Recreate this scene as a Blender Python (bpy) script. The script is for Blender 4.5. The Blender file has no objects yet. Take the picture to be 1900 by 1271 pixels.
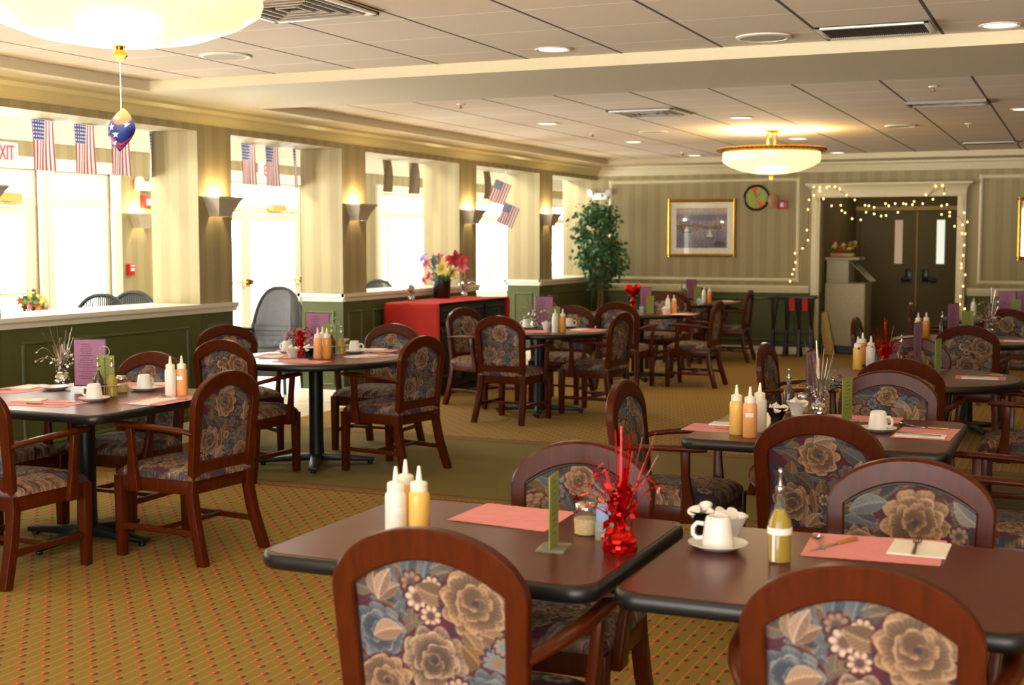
import bpy, bmesh, math, random
import numpy as np
from mathutils import Vector, Matrix
S = bpy.context.scene
COL = S.collection
PI = math.pi
R = math.radians
# ------------------------------------------------------------------ camera
F_PX, VPX, HY, CAM_H = 2450.0, 2010.0, 447.0, 1.55      # pixels of the 1900x1271 frame
_p = math.atan((635.5 - HY) / F_PX)
_yaw = math.atan2((VPX - 950) / F_PX, math.cos(_p) + math.sin(_p) * (635.5 - HY) / F_PX)
_fh = Vector((-math.sin(_yaw), math.cos(_yaw), 0)); _Z = Vector((0, 0, 1))
C_R = Vector((math.cos(_yaw), math.sin(_yaw), 0))
C_F = math.cos(_p) * _fh - math.sin(_p) * _Z
C_U = math.sin(_p) * _fh + math.cos(_p) * _Z
C_O = Vector((0, 0, CAM_H))
cd = bpy.data.cameras.new('camera'); cam = bpy.data.objects.new('camera', cd); COL.objects.link(cam)
cd.sensor_fit = 'HORIZONTAL'; cd.sensor_width = 36; cd.lens = F_PX / 1900 * 36
cd.clip_start = 0.05; cd.clip_end = 200
cd.dof.use_dof = True; cd.dof.focus_distance = 5.6; cd.dof.aperture_fstop = 4.2
m = Matrix((C_R, C_U, -C_F)).transposed().to_4x4(); m.translation = C_O
cam.matrix_world = m
S.camera = cam
# ------------------------------------------------------------------ world, exposure
W = bpy.data.worlds.new('world'); S.world = W; W.use_nodes = True
bg = W.node_tree.nodes['Background']
_t = W.node_tree; _tc = _t.nodes.new('ShaderNodeTexCoord'); _sx = _t.nodes.new('ShaderNodeSeparateXYZ'); _mr = _t.nodes.new('ShaderNodeMapRange')
_t.links.new(_tc.outputs['Generated'], _sx.inputs[0]); _t.links.new(_sx.outputs[2], _mr.inputs[0])
_mr.inputs[1].default_value = -.12; _mr.inputs[2].default_value = .05
_mr.inputs[3].default_value = 33.0; _mr.inputs[4].default_value = 11.5   # sunlit terrace below the horizon, hazy sky above
_t.links.new(_mr.outputs[0], bg.inputs[1]); bg.inputs[0].default_value = (1.0, 0.99, 0.95, 1)
S.view_settings.view_transform = 'Standard'; S.view_settings.look = 'None'
S.view_settings.exposure = -0.15; S.view_settings.gamma = 1.0; S.view_settings.use_curve_mapping = False

def area(name, loc, rot, sx, sy, power=10.0, color=(1, 1, 1), portal=False):
    l = bpy.data.lights.new(name, 'AREA'); l.shape = 'RECTANGLE'; l.size = sx; l.size_y = sy
    l.energy = power; l.color = color
    if portal: l.cycles.is_portal = True
    o = bpy.data.objects.new(name, l); COL.objects.link(o); o.location = loc; o.rotation_euler = rot
    return o
GX = -9.3                                                # plane of the outer window wall
for (ya, yb, za, zb) in ((3.0, 6.4, .3, 2.25), (6.6, 8.6, .3, 2.25), (8.7, 11.0, .1, 2.25), (12.2, 14.7, .1, 2.3), (16.7, 18.6, .6, 2.25), (19.6, 21.8, .6, 2.25), (22.6, 24.8, .6, 2.25)):
    area('window_portal', (GX - .12, (ya + yb) / 2, (za + zb) / 2), (0, -PI / 2, 0), zb - za, yb - ya, portal=True)
area('window_portal', (-.35, -4.1, 1.45), (PI / 2, 0, 0), 8.7, 2.1, portal=True)  # window row added behind the camera to light the foreground

def at(px, py, x=None, y=None, z=None):
    d = C_F + C_R * ((px - 950) / F_PX) + C_U * ((635.5 - py) / F_PX)
    t = (x / d.x) if x is not None else (y / d.y) if y is not None else ((z - CAM_H) / d.z)
    return C_O + d * t

# ------------------------------------------------------------------ materials
def lin(c):
    return tuple(((v / 255) / 12.92 if v / 255 <= .04045 else ((v / 255 + .055) / 1.055) ** 2.4) for v in c[:3])
def rgba(c): return lin(c) + (1,)
class NT:
    def __init__(s, name):
        s.m = bpy.data.materials.new(name); s.m.use_nodes = True
        s.t = s.m.node_tree; s.b = s.t.nodes['Principled BSDF']; s.out = s.t.nodes['Material Output']
    def n(s, typ, **k):
        nd = s.t.nodes.new(typ)
        for a, v in k.items(): setattr(nd, a, v)
        return nd
    def l(s, a, b): s.t.links.new(a, b)
    def math(s, op, a, b=None, c=None):
        nd = s.n('ShaderNodeMath', operation=op)
        for i, v in enumerate((a, b, c)):
            if v is None: continue
            if isinstance(v, (int, float)): nd.inputs[i].default_value = v
            else: s.l(v, nd.inputs[i])
        return nd.outputs[0]
    def mix(s, f, a, b, typ='MIX'):
        nd = s.n('ShaderNodeMix', data_type='RGBA', blend_type=typ)
        for i, v in ((0, f), (6, a), (7, b)):
            if isinstance(v, (int, float)): nd.inputs[i].default_value = v
            elif isinstance(v, tuple): nd.inputs[i].default_value = v if len(v) == 4 else v + (1,)
            else: s.l(v, nd.inputs[i])
        return nd.outputs[2]
    def noise(s, scale, detail=2, vec=None, rough=.5):
        nd = s.n('ShaderNodeTexNoise'); nd.inputs['Scale'].default_value = scale; nd.inputs['Detail'].default_value = detail
        nd.inputs['Roughness'].default_value = rough
        if vec is not None: s.l(vec, nd.inputs['Vector'])
        return nd.outputs['Fac']
    def pos(s):
        g = s.n('ShaderNodeNewGeometry'); x = s.n('ShaderNodeSeparateXYZ'); s.l(g.outputs['Position'], x.inputs[0])
        return g.outputs['Position'], x.outputs[0], x.outputs[1], x.outputs[2]
    def obj(s): return s.n('ShaderNodeTexCoord').outputs['Object']
    def set(s, color=None, rough=None, metal=None, **k):
        if color is not None:
            if isinstance(color, tuple): s.b.inputs['Base Color'].default_value = color
            else: s.l(color, s.b.inputs['Base Color'])
        if rough is not None: s.b.inputs['Roughness'].default_value = rough
        if metal is not None: s.b.inputs['Metallic'].default_value = metal
        for a, v in k.items(): s.b.inputs[a.replace('_', ' ')].default_value = v
        return s
    def bump(s, h, strength=.2, dist=.01):
        nd = s.n('ShaderNodeBump'); nd.inputs['Strength'].default_value = strength; nd.inputs['Distance'].default_value = dist
        s.l(h, nd.inputs['Height']); s.l(nd.outputs[0], s.b.inputs['Normal'])
M = {}
def mat(name, c, rough=.5, metal=0, var=.08, scale=30, bump=0, **k):
    t = NT(name); f = t.noise(scale, 3, t.obj())
    a = rgba([max(0, v * (1 - var)) for v in c]); b = rgba([min(255, v * (1 + var)) for v in c])
    t.set(t.mix(f, a, b), rough, metal, **k)
    if bump: t.bump(f, bump)
    M[name] = t.m; return t
mat('cream_trim', (210, 199, 164), .38, var=.03)
mat('white_paint', (226, 221, 205), .45, var=.03)
mat('crown_paint', (196, 180, 128), .33, var=.03)
mat('sconce_paint', (176, 164, 142), .5, var=.03)
mat('beam_paint', (200, 188, 156), .8, var=.02)
mat('table_edge', (14, 14, 16), .38)
mat('table_base', (20, 24, 26), .35, .3)
mat('white_ceramic', (232, 228, 224), .22, var=.02)
mat('black_plastic', (16, 15, 16), .35)
mat('pink_paper', (226, 148, 152), .8, var=.04)
mat('napkin', (240, 234, 226), .9, var=.02)
mat('steel', (190, 186, 180), .22, 1, var=.03)
mat('amber_handle', (176, 132, 62), .4)
mat('plastic_nozzle', (236, 228, 210), .35, var=.03)
for n_, c_ in (('sauce_white', (234, 228, 216)), ('sauce_yellow', (233, 188, 96)), ('sauce_peach', (234, 168, 108)), ('sauce_orange', (222, 150, 62))):
    mat(n_, c_, .35, var=.03)
mat('purple_paper', (158, 108, 140), .7, var=.04)
mat('green_paper', (134, 148, 70), .7, var=.04)
mat('ink', (60, 44, 60), .8)
mat('red_foil', (190, 12, 10), .18, .75, var=.15)
mat('silver_foil', (205, 200, 196), .15, .95, var=.1)
mat('red_cloth', (178, 26, 10), .75, var=.06, scale=12)
mat('dark_cabinet', (8, 6, 6), .7)
mat('gold', (200, 150, 50), .3, .85, var=.12)
mat('rim_gold', (196, 152, 74), .3, .85, var=.15)
mat('brass', (172, 132, 62), .22, 1, var=.1)
mat('mat_board', (226, 220, 205), .8)
mat('red_plastic', (176, 28, 14), .4)
mat('wicker', (36, 38, 34), .6, var=.25, scale=120)
mat('leaf', (46, 82, 36), .5, var=.45, scale=9)
mat('bark', (110, 86, 58), .8, var=.2)
mat('terracotta', (92, 56, 38), .7)
mat('machine_white', (178, 168, 138), .45)
mat('dark_wood', (30, 18, 14), .4)
mat('yellow_board', (196, 162, 84), .6)
mat('door_paint', (104, 90, 50), .7)
mat('wire', (44, 34, 20), .6)
mat('vinegar', (70, 14, 6), .15)
mat('oil', (168, 140, 10), .15)
mat('blue_packet', (150, 176, 224), .6, var=.1)
mat('creamer_lid', (240, 234, 226), .4, var=.03)
mat('red_mark', (196, 36, 28), .5)
mat('label_paper', (240, 236, 228), .7)
mat('cheese', (206, 180, 128), .8, var=.2, scale=200)
mat('navy', (28, 40, 110), .4)
mat('star_white', (236, 232, 228), .5)
mat('flag_plain', (150, 136, 112), .8)
mat('vent_metal', (150, 140, 126), .5)
mat('vent_dark', (62, 56, 50), .6)
mat('speaker_grille', (186, 172, 150), .7)
mat('black_metal', (14, 14, 15), .3)
for n_, c_ in (('petal_pink', (200, 108, 122)), ('petal_red', (166, 38, 44)), ('petal_yellow', (212, 190, 100)), ('petal_purple', (120, 80, 150)), ('petal_teal', (40, 78, 76)), ('petal_orange', (206, 110, 40))):
    mat(n_, c_, .6, var=.2, scale=40)
mat('clear_balloon', (214, 160, 130), .2, Alpha=.55)
t = mat('clear_acrylic', (206, 214, 186), .1, var=.02, Alpha=.35)
t = mat('clear_glass', (150, 156, 140), .05, var=.02, Alpha=.14)
t = NT('pane_glass'); tr = t.n('ShaderNodeBsdfTransparent'); gl = t.n('ShaderNodeBsdfGlossy'); gl.inputs['Roughness'].default_value = .02
mx = t.n('ShaderNodeMixShader'); mx.inputs[0].default_value = .04; t.l(tr.outputs[0], mx.inputs[1]); t.l(gl.outputs[0], mx.inputs[2]); t.l(mx.outputs[0], t.out.inputs[0]); M['pane_glass'] = t.m
def emis(name, c, strength, sample='AUTO'):
    t = NT(name); e = t.n('ShaderNodeEmission'); e.inputs[0].default_value = lin(c) + (1,); e.inputs[1].default_value = strength
    t.l(e.outputs[0], t.out.inputs[0]); M[name] = t.m
    t.m.cycles.emission_sampling = sample
emis('lamp_lens', (255, 236, 200), 4.0, 'NONE')
emis('fairy_bulb', (255, 205, 120), 7.0, 'NONE')
emis('sign_face', (255, 240, 228), 1.3, 'NONE')
emis('sconce_bulb', (255, 232, 170), 6.0, 'NONE')
emis('corridor_dim', (214, 180, 140), .7, 'NONE')
emis('corridor_glow', (250, 246, 225), 1.1, 'NONE')
# lit alabaster bowl: translucent look, gives off warm light
t = NT('bowl_glass'); g_, px_, py_, pz_ = t.pos()
e = t.n('ShaderNodeEmission'); f = t.noise(3, 2, t.obj())
t.l(t.mix(f, (1.0, .84, .40), (1.0, .90, .50)), e.inputs[0]); e.inputs[1].default_value = 1.2
df = t.b; t.set(rgba((190, 176, 130)), .3)
ad = t.n('ShaderNodeAddShader'); t.l(e.outputs[0], ad.inputs[0]); t.l(df.outputs[0], ad.inputs[1]); t.l(ad.outputs[0], t.out.inputs[0]); M['bowl_glass'] = t.m
# stained cherry wood
t = NT('wood'); o_ = t.obj(); mp = t.n('ShaderNodeMapping'); mp.inputs['Scale'].default_value = (60, 60, 6); t.l(o_, mp.inputs[0])
f = t.noise(1.0, 4, mp.outputs[0]); t.set(t.mix(f, rgba((52, 16, 3)), rgba((90, 35, 7))), .3, Coat_Weight=.03, Coat_Roughness=.1, Specular_IOR_Level=.18); M['wood'] = t.m
t = NT('tabletop'); f = t.noise(7, 5, t.obj()); t.set(t.mix(f, rgba((78, 30, 21)), rgba((98, 42, 30))), .3, Specular_IOR_Level=.3); M['tabletop'] = t.m
# tapestry and other painted patterns: colours stored on the mesh
def vcol(name, rough=.85, bump=0, sheen=0):
    t = NT(name); a = t.n('ShaderNodeAttribute', attribute_name='col'); f = t.noise(420, 2, t.obj())
    t.set(t.mix(.16, a.outputs['Color'], t.mix(f, (.02, .02, .02), (.9, .9, .9)), 'OVERLAY'), rough)
    if bump: t.bump(f, bump, .004)
    M[name] = t.m
vcol('tapestry', .85, .3); vcol('painted_print', .6); vcol('flag_cloth', .8)
_n = M['flag_cloth'].node_tree; _tl = _n.nodes.new('ShaderNodeBsdfTranslucent'); _mx = _n.nodes.new('ShaderNodeMixShader'); _mx.inputs[0].default_value = .13
_n.links.new(_n.nodes['Attribute'].outputs['Color'], _tl.inputs[0]); _n.links.new(_n.nodes['Principled BSDF'].outputs[0], _mx.inputs[1]); _n.links.new(_tl.outputs[0], _mx.inputs[2]); _n.links.new(_mx.outputs[0], _n.nodes['Material Output'].inputs[0])
# patterned carpet with a plain band
t = NT('carpet'); P_, x, y, z = t.pos()
sx_, sy_ = .056, .062
u = t.math('DIVIDE', x, sx_); v = t.math('DIVIDE', y, sy_ * 2)
col_i = t.math('FLOOR', u); odd = t.math('MULTIPLY', t.math('MODULO', t.math('ABSOLUTE', col_i), 2.0), .5)
fu = t.math('SUBTRACT', t.math('FRACT', u), .5); fv = t.math('SUBTRACT', t.math('FRACT', t.math('ADD', v, odd)), .5)
def blob(cx, cy, rx, ry):
    a = t.math('DIVIDE', t.math('SUBTRACT', fu, cx), rx); b = t.math('DIVIDE', t.math('SUBTRACT', fv, cy), ry)
    return t.math('LESS_THAN', t.math('ADD', t.math('MULTIPLY', a, a), t.math('MULTIPLY', b, b)), 1.0)
nz = t.noise(260, 2, P_); nb = t.noise(1.3, 2, P_)
base = t.mix(nz, rgba((112, 92, 28)), rgba((152, 126, 50))); base = t.mix(t.math('MULTIPLY', nb, .35), base, rgba((142, 110, 34)))
wv = t.math('LESS_THAN', t.math('FRACT', t.math('DIVIDE', y, .0155)), .4)
base = t.mix(t.math('MULTIPLY', wv, .3), base, rgba((92, 76, 20)))
line = t.math('LESS_THAN', t.math('ABSOLUTE', fu), .06)
c1 = t.mix(t.math('MULTIPLY', line, .55), base, rgba((178, 146, 62)))
c1 = t.mix(blob(.18, .02, .20, .12), c1, rgba((84, 44, 24)))
c1 = t.mix(blob(-.06, 0, .19, .13), c1, rgba((190, 78, 26)))
c1 = t.mix(blob(-.05, 0, .06, .05), c1, rgba((226, 140, 60)))
inb = t.math('MULTIPLY', t.math('GREATER_THAN', y, 7.07), t.math('LESS_THAN', y, 9.36))
plain = t.mix(nz, rgba((92, 80, 28)), rgba((122, 104, 40)))
ln = None
for yy in (7.03, 7.16, 9.25, 9.38):
    k = t.math('LESS_THAN', t.math('ABSOLUTE', t.math('SUBTRACT', y, yy)), .02); ln = k if ln is None else t.math('MAXIMUM', ln, k)
c2 = t.mix(inb, c1, plain); c2 = t.mix(t.math('MULTIPLY', ln, .85), c2, rgba((112, 46, 12)))
t.set(c2, .95); t.bump(nz, .4, .004); M['carpet'] = t.m
# gallery floor tiles
t = NT('floor_tile'); P_, x, y, z = t.pos()
gx_ = t.math('LESS_THAN', t.math('FRACT', t.math('DIVIDE', x, .33)), .03); gy_ = t.math('LESS_THAN', t.math('FRACT', t.math('DIVIDE', y, .33)), .03)
t.set(t.mix(t.math('MAXIMUM', gx_, gy_), t.mix(t.noise(4, 3, P_), rgba((186, 168, 140)), rgba((206, 190, 160))), rgba((130, 116, 94))), .35); M['floor_tile'] = t.m
# striped wallpaper over a green dado
def wallmat(name, zsplit):
    t = NT(name); P_, x, y, z = t.pos()
    s = t.math('ADD', x, y); fr = t.math('FRACT', t.math('DIVIDE', s, .19))
    st = t.n('ShaderNodeMapRange', interpolation_type='SMOOTHSTEP'); t.l(t.math('ABSOLUTE', t.math('SUBTRACT', fr, .5)), st.inputs[0])
    st.inputs[1].default_value = .2; st.inputs[2].default_value = .3
    mp = t.n('ShaderNodeMapping'); mp.inputs['Scale'].default_value = (60, 60, 5); t.l(P_, mp.inputs[0])
    f2 = t.noise(1, 3, mp.outputs[0])
    wp = t.mix(st.outputs[0], rgba((152, 138, 98)), rgba((137, 123, 84)))
    wp = t.mix(t.math('MULTIPLY', f2, .5), wp, rgba((164, 152, 118)))
    if zsplit:
        gr = t.mix(t.noise(40, 2, P_), rgba((70, 76, 36)), rgba((78, 84, 42)))
        wp = t.mix(t.math('GREATER_THAN', z, zsplit), gr, wp)
    t.set(wp, .75); M[name] = t.m
wallmat('wallpaper', 0); wallmat('wall_back', .85); wallmat('wall_pillar', .97)
mat('dado_green', (78, 84, 42), .5, var=.04)
mat('alcove_paint', (108, 94, 56), .8)
# acoustic ceiling tiles: dark reveals run down the room, faint joints across
t = NT('ceiling_tile'); P_, x, y, z = t.pos()
fx = t.math('FRACT', t.math('DIVIDE', t.math('ADD', x, 1.345 + 61.2), .612)); fy = t.math('FRACT', t.math('DIVIDE', t.math('ADD', y, .1), .612))
dx = t.math('LESS_THAN', t.math('ABSOLUTE', t.math('SUBTRACT', fx, .5)), .5 - .016); dy = t.math('LESS_THAN', t.math('ABSOLUTE', t.math('SUBTRACT', fy, .5)), .5 - .013)
sp = t.noise(160, 3, P_, .7)
bc = t.mix(sp, rgba((206, 188, 162)), rgba((230, 214, 190)))
bc = t.mix(dy, rgba((244, 232, 212)), bc); bc = t.mix(dx, rgba((74, 62, 48)), bc)
t.set(bc, .9); t.bump(sp, .3, .004); M['ceiling_tile'] = t.m

# ------------------------------------------------------------------ mesh builder
class MB:
    def __init__(s): s.v = []; s.f = []
    def raw(s, v, f):
        o = len(s.v); s.v += [tuple(p) for p in v]; s.f += [tuple(i + o for i in q) for q in f]; return s
    def box(s, c, d, rot=None):
        hx, hy, hz = d[0] / 2, d[1] / 2, d[2] / 2
        vs = [Vector((sx * hx, sy * hy, sz * hz)) for sx in (-1, 1) for sy in (-1, 1) for sz in (-1, 1)]
        if rot is not None: vs = [rot @ p for p in vs]
        vs = [p + Vector(c) for p in vs]
        return s.raw(vs, [(0, 1, 3, 2), (4, 6, 7, 5), (0, 4, 5, 1), (2, 3, 7, 6), (0, 2, 6, 4), (1, 5, 7, 3)])
    def bar(s, a, b, w, h, up=(0, 0, 1), w2=None, h2=None):      # tapering rectangular bar from a to b
        a = Vector(a); b = Vector(b); d = (b - a).normalized(); up = Vector(up)
        x = d.cross(up)
        if x.length < 1e-4: x = d.cross(Vector((0, 1, 0)))
        x.normalize(); y = x.cross(d)
        w2 = w if w2 is None else w2; h2 = h if h2 is None else h2
        vs = [a + x * i * w / 2 + y * j * h / 2 for i, j in ((-1, -1), (1, -1), (1, 1), (-1, 1))] + [b + x * i * w2 / 2 + y * j * h2 / 2 for i, j in ((-1, -1), (1, -1), (1, 1), (-1, 1))]
        return s.raw(vs, [(3, 2, 1, 0), (4, 5, 6, 7), (0, 1, 5, 4), (1, 2, 6, 5), (2, 3, 7, 6), (3, 0, 4, 7)])
    def tube(s, pts, r, n=8, up=(0, 0, 1), flat=1.0, closed=False):
        pts = [Vector(p) for p in pts]; N = len(pts); rr = r if isinstance(r, (list, tuple)) else [r] * N
        o = len(s.v); up = Vector(up)
        for i, p in enumerate(pts):
            if closed: d = pts[(i + 1) % N] - pts[i - 1]
            else: d = pts[min(i + 1, N - 1)] - pts[max(i - 1, 0)]
            d.normalize(); x = d.cross(up)
            if x.length < 1e-3: x = d.cross(Vector((1, 0.3, 0)))
            x.normalize(); y = x.cross(d)
            for k in range(n):
                a = 2 * PI * k / n
                s.v.append(tuple(p + x * math.cos(a) * rr[i] + y * math.sin(a) * rr[i] * flat))
        for i in range(N if closed else N - 1):
            j = (i + 1) % N
            for k in range(n):
                l = (k + 1) % n; s.f.append((o + i * n + k, o + i * n + l, o + j * n + l, o + j * n + k))
        if not closed:
            s.f.append(tuple(o + k for k in reversed(range(n)))); s.f.append(tuple(o + (N - 1) * n + k for k in range(n)))
        return s
    def lathe(s, prof, n=24, c=(0, 0, 0)):
        o = len(s.v); cx, cy, cz = c
        for r, z in prof:
            for k in range(n):
                a = 2 * PI * k / n; s.v.append((cx + r * math.cos(a), cy + r * math.sin(a), cz + z))
        for i in range(len(prof) - 1):
            for k in range(n):
                l = (k + 1) % n; s.f.append((o + i * n + k, o + i * n + l, o + (i + 1) * n + l, o + (i + 1) * n + k))
        if prof[0][0] > 1e-5: s.f.append(tuple(o + k for k in reversed(range(n))))
        if prof[-1][0] > 1e-5: s.f.append(tuple(o + (len(prof) - 1) * n + k for k in range(n)))
        return s
    def prism(s, poly, z0, z1):
        n = len(poly); vs = [(x, y, z0) for x, y in poly] + [(x, y, z1) for x, y in poly]
        return s.raw(vs, [tuple(reversed(range(n))), tuple(range(n, 2 * n))] + [(i, (i + 1) % n, n + (i + 1) % n, n + i) for i in range(n)])
    def sweep(s, prof, a, b, nrm):                               # profile (out, z) swept from a to b, nrm = outward
        a = Vector(a); b = Vector(b); nrm = Vector(nrm); n = len(prof)
        vs = [p + nrm * q[0] + Vector((0, 0, q[1])) for p in (a, b) for q in prof]
        return s.raw(vs, [tuple(reversed(range(n))), tuple(range(n, 2 * n))] + [(i, (i + 1) % n, n + (i + 1) % n, n + i) for i in range(n)])
    def grid(s, fn, nu, nv, closed_u=False):
        o = len(s.v)
        for j in range(nv + 1):
            for i in range(nu if closed_u else nu + 1): s.v.append(tuple(fn(i / nu, j / nv)))
        w = nu if closed_u else nu + 1
        for j in range(nv):
            for i in range(nu):
                k = (i + 1) % w if closed_u else i + 1
                s.f.append((o + j * w + i, o + j * w + k, o + (j + 1) * w + k, o + (j + 1) * w + i))
        return s
    def xf(s, mtx):
        s.v = [tuple(mtx @ Vector(p)) for p in s.v]; return s
    def mesh(s, name, bevel=0, seg=2, angle=35, weld=False):
        me = bpy.data.meshes.new(name); me.from_pydata(s.v, [], s.f)
        bm = bmesh.new(); bm.from_mesh(me)
        if weld: bmesh.ops.remove_doubles(bm, verts=bm.verts, dist=1e-5)
        bmesh.ops.recalc_face_normals(bm, faces=bm.faces)
        if bevel:
            es = [e for e in bm.edges if len(e.link_faces) == 2 and e.calc_face_angle(0) > .6]
            bmesh.ops.bevel(bm, geom=es, offset=bevel, segments=seg, affect='EDGES', profile=.5, clamp_overlap=True)
        bm.to_mesh(me); bm.free()
        me.polygons.foreach_set('use_smooth', [True] * len(me.polygons))
        me.set_sharp_from_angle(angle=R(angle))
        return me
    def build(s, name, mt, parent=None, bevel=0, seg=2, angle=35, weld=False, loc=None, rot=None):
        o = bpy.data.objects.new(name, s.mesh(name, bevel, seg, angle, weld)); COL.objects.link(o)
        o.data.materials.append(M[mt])
        if parent is not None: o.parent = parent
        if loc is not None: o.location = loc
        if rot is not None: o.rotation_euler = rot
        return o
def tag(o, label, cat, group=None, kind=None):
    o['label'] = label; o['category'] = cat
    if group: o['group'] = group
    if kind: o['kind'] = kind
    return o
def thing(name, label, cat, loc=(0, 0, 0), rotz=0, group=None):
    o = bpy.data.objects.new(name, None); COL.objects.link(o); o.empty_display_size = .1
    o.location = loc; o.rotation_euler = (0, 0, rotz)
    return tag(o, label, cat, group)
def struct(name, mb, mt, parent=None, bevel=0):
    o = mb.build(name, mt, parent, bevel)
    if parent is None: o['kind'] = 'structure'
    return o
def dup(root, loc, rotz=0, label=None, group=None, scale=None):
    r = root.copy(); COL.objects.link(r); r.location = loc; r.rotation_euler = (0, 0, rotz)
    if scale: r.scale = (scale,) * 3
    if label: r['label'] = label
    if group: r['group'] = group
    for ch in root.children:
        c = ch.copy(); COL.objects.link(c); c.parent = r
        for g in ch.children:
            d = g.copy(); COL.objects.link(d); d.parent = c
    return r
PROTO = {}
def place(key, maker, label, cat, loc, rotz=0, group=None):
    if key not in PROTO:
        o = maker(label, cat, group); PROTO[key] = o; o.location = loc; o.rotation_euler = (0, 0, rotz)
        if group: o['group'] = group
        return o
    return dup(PROTO[key], loc, rotz, label, group)
def setcol(me, cols):                                            # cols: Nx3 sRGB 0..255
    c = np.asarray(cols, float) / 255; l = np.where(c <= .04045, c / 12.92, ((c + .055) / 1.055) ** 2.4)
    a = me.color_attributes.new('col', 'FLOAT_COLOR', 'POINT')
    a.data.foreach_set('color', np.concatenate([l, np.ones((len(l), 1))], 1).astype(np.float32).ravel())
def coords(me):
    a = np.empty(len(me.vertices) * 3, np.float32); me.vertices.foreach_get('co', a); return a.reshape(-1, 3)
def circ(r, n=48, c=(0, 0)): return [(c[0] + r * math.cos(2 * PI * k / n), c[1] + r * math.sin(2 * PI * k / n)) for k in range(n)]
def rrect(w, h, r, n=6, c=(0, 0)):
    out = []
    for sx, sy, a0 in ((1, 1, 0), (-1, 1, 90), (-1, -1, 180), (1, -1, 270)):
        for k in range(n + 1):
            a = R(a0 + 90 * k / n); out.append((c[0] + sx * (w / 2 - r) + r * math.cos(a), c[1] + sy * (h / 2 - r) + r * math.sin(a)))
    return out

# ------------------------------------------------------------------ the room shell
XL, YB = -6.47, 18.1                       # inner face of the left colonnade, back wall
XO = -6.93                                 # outer face of the colonnade
ZS, ZC, ZH = 2.60, 2.67, 2.42              # lowered soffit, tiled coffers, header underside
XR, YR = 5.0, -4.0
struct('floor', MB().box((( -6.3 + XR) / 2, (YR + 21.6) / 2, -.05), (XR + 6.3, 21.6 - YR, .1)), 'carpet')
struct('floor.001', MB().box(((GX - .3 - 6.3) / 2, 12, -.05), (-6.3 - GX + .3, 32, .1)), 'floor_tile')
bx0, by0, by1, by2, by3 = -6.06, 7.62, 9.0, 17.4, 7.62
soff = MB()
soff.box(((XL + bx0) / 2, (YR + YB) / 2, ZS + .2), (bx0 - XL, YB - YR, .4))
soff.box(((bx0 + XR) / 2, (by0 + by1) / 2, ZS + .2), (XR - bx0, by1 - by0, .4))
soff.box(((bx0 + XR) / 2, (by2 + YB) / 2, ZS + .2), (XR - bx0, YB - by2, .4))
struct('trim_1', soff, 'beam_paint')
struct('ceiling', MB().box(((bx0 + XR) / 2, (YR + by0) / 2, ZC + .05), (XR - bx0 + .1, by0 - YR + .1, .1)), 'ceiling_tile')
struct('ceiling.001', MB().box(((bx0 + XR) / 2, (by1 + by2) / 2, ZC + .05), (XR - bx0 + .1, by2 - by1 + .1, .1)), 'ceiling_tile')
struct('ceiling.002', MB().box(((GX + XO) / 2, 12, 2.75), (XO - GX + .3, 32, .1)), 'white_paint')
# colonnade
struct('wall_left', MB().box(((XL + XO) / 2, (YR + YB) / 2 + 4, (ZH + 2.75) / 2), (XL - XO, YB - YR + 8, 2.75 - ZH)), 'wallpaper')
pil = [(6.13, 6.58), (8.70, 9.15), (10.93, 11.38), (13.50, 13.96), (15.90, 16.35)]
for a, b in pil:
    struct('wall_pillar', MB().box(((XL + XO) / 2, (a + b) / 2, ZH / 2), (XL - XO, b - a, ZH)), 'wall_pillar')
halfs = [(YR, 6.13), (6.58, 8.70), (11.38, 13.50), (16.35, YB)]
for a, b in halfs:
    struct('wall_half', MB().box(((XL + XO) / 2, (a + b) / 2, .485), (XL - XO, b - a, .97)), 'dado_green')
ledges = [(YR, 9.15), (10.93, 13.96), (15.90, YB)]
lp = [(0, 0), (.012, 0), (.018, .03), (.035, .045), (.035, .075), (0, .075)]
k = 2
for a, b in ledges:
    mb = MB().box(((XL + XO) / 2, (a + b) / 2, 1.01), (XL - XO + .004, b - a + .004, .07))
    mb.sweep(lp, (XL, a - .035, .97), (XL, b + .035, .97), (1, 0, 0)); mb.sweep(lp, (XO, a - .035, .97), (XO, b + .035, .97), (-1, 0, 0))
    mb.sweep(lp, (XO - .03, a, .97), (XL + .03, a, .97), (0, -1, 0)); mb.sweep(lp, (XO - .03, b, .97), (XL + .03, b, .97), (0, 1, 0))
    struct('trim_%d' % k, mb, 'white_paint'); k += 1
def frame(mb, c, u, v, w, h, t, d, nrm):                        # picture-frame moulding on a wall: c centre, u/v axes
    c = Vector(c); u = Vector(u); v = Vector(v); n = Vector(nrm)
    for s_ in (-1, 1):
        for cc, l, ax in ((c + v * s_ * (h / 2 - t / 2), w, u), (c + u * s_ * (w / 2 - t / 2), h, v)):
            cr = ax.cross(n)
            vs = []
            for e in (-1, 1):
                for q in ((-t / 2, 0), (t / 2, 0), (t / 3, d * .7), (0, d), (-t / 3, d * .7)):
                    vs.append(cc + ax * e * l / 2 + cr * q[0] + n * q[1])
            mb.raw(vs, [(4, 3, 2, 1, 0), (5, 6, 7, 8, 9)] + [(i, (i + 1) % 5, 5 + (i + 1) % 5, 5 + i) for i in range(5)])
    return mb
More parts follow.
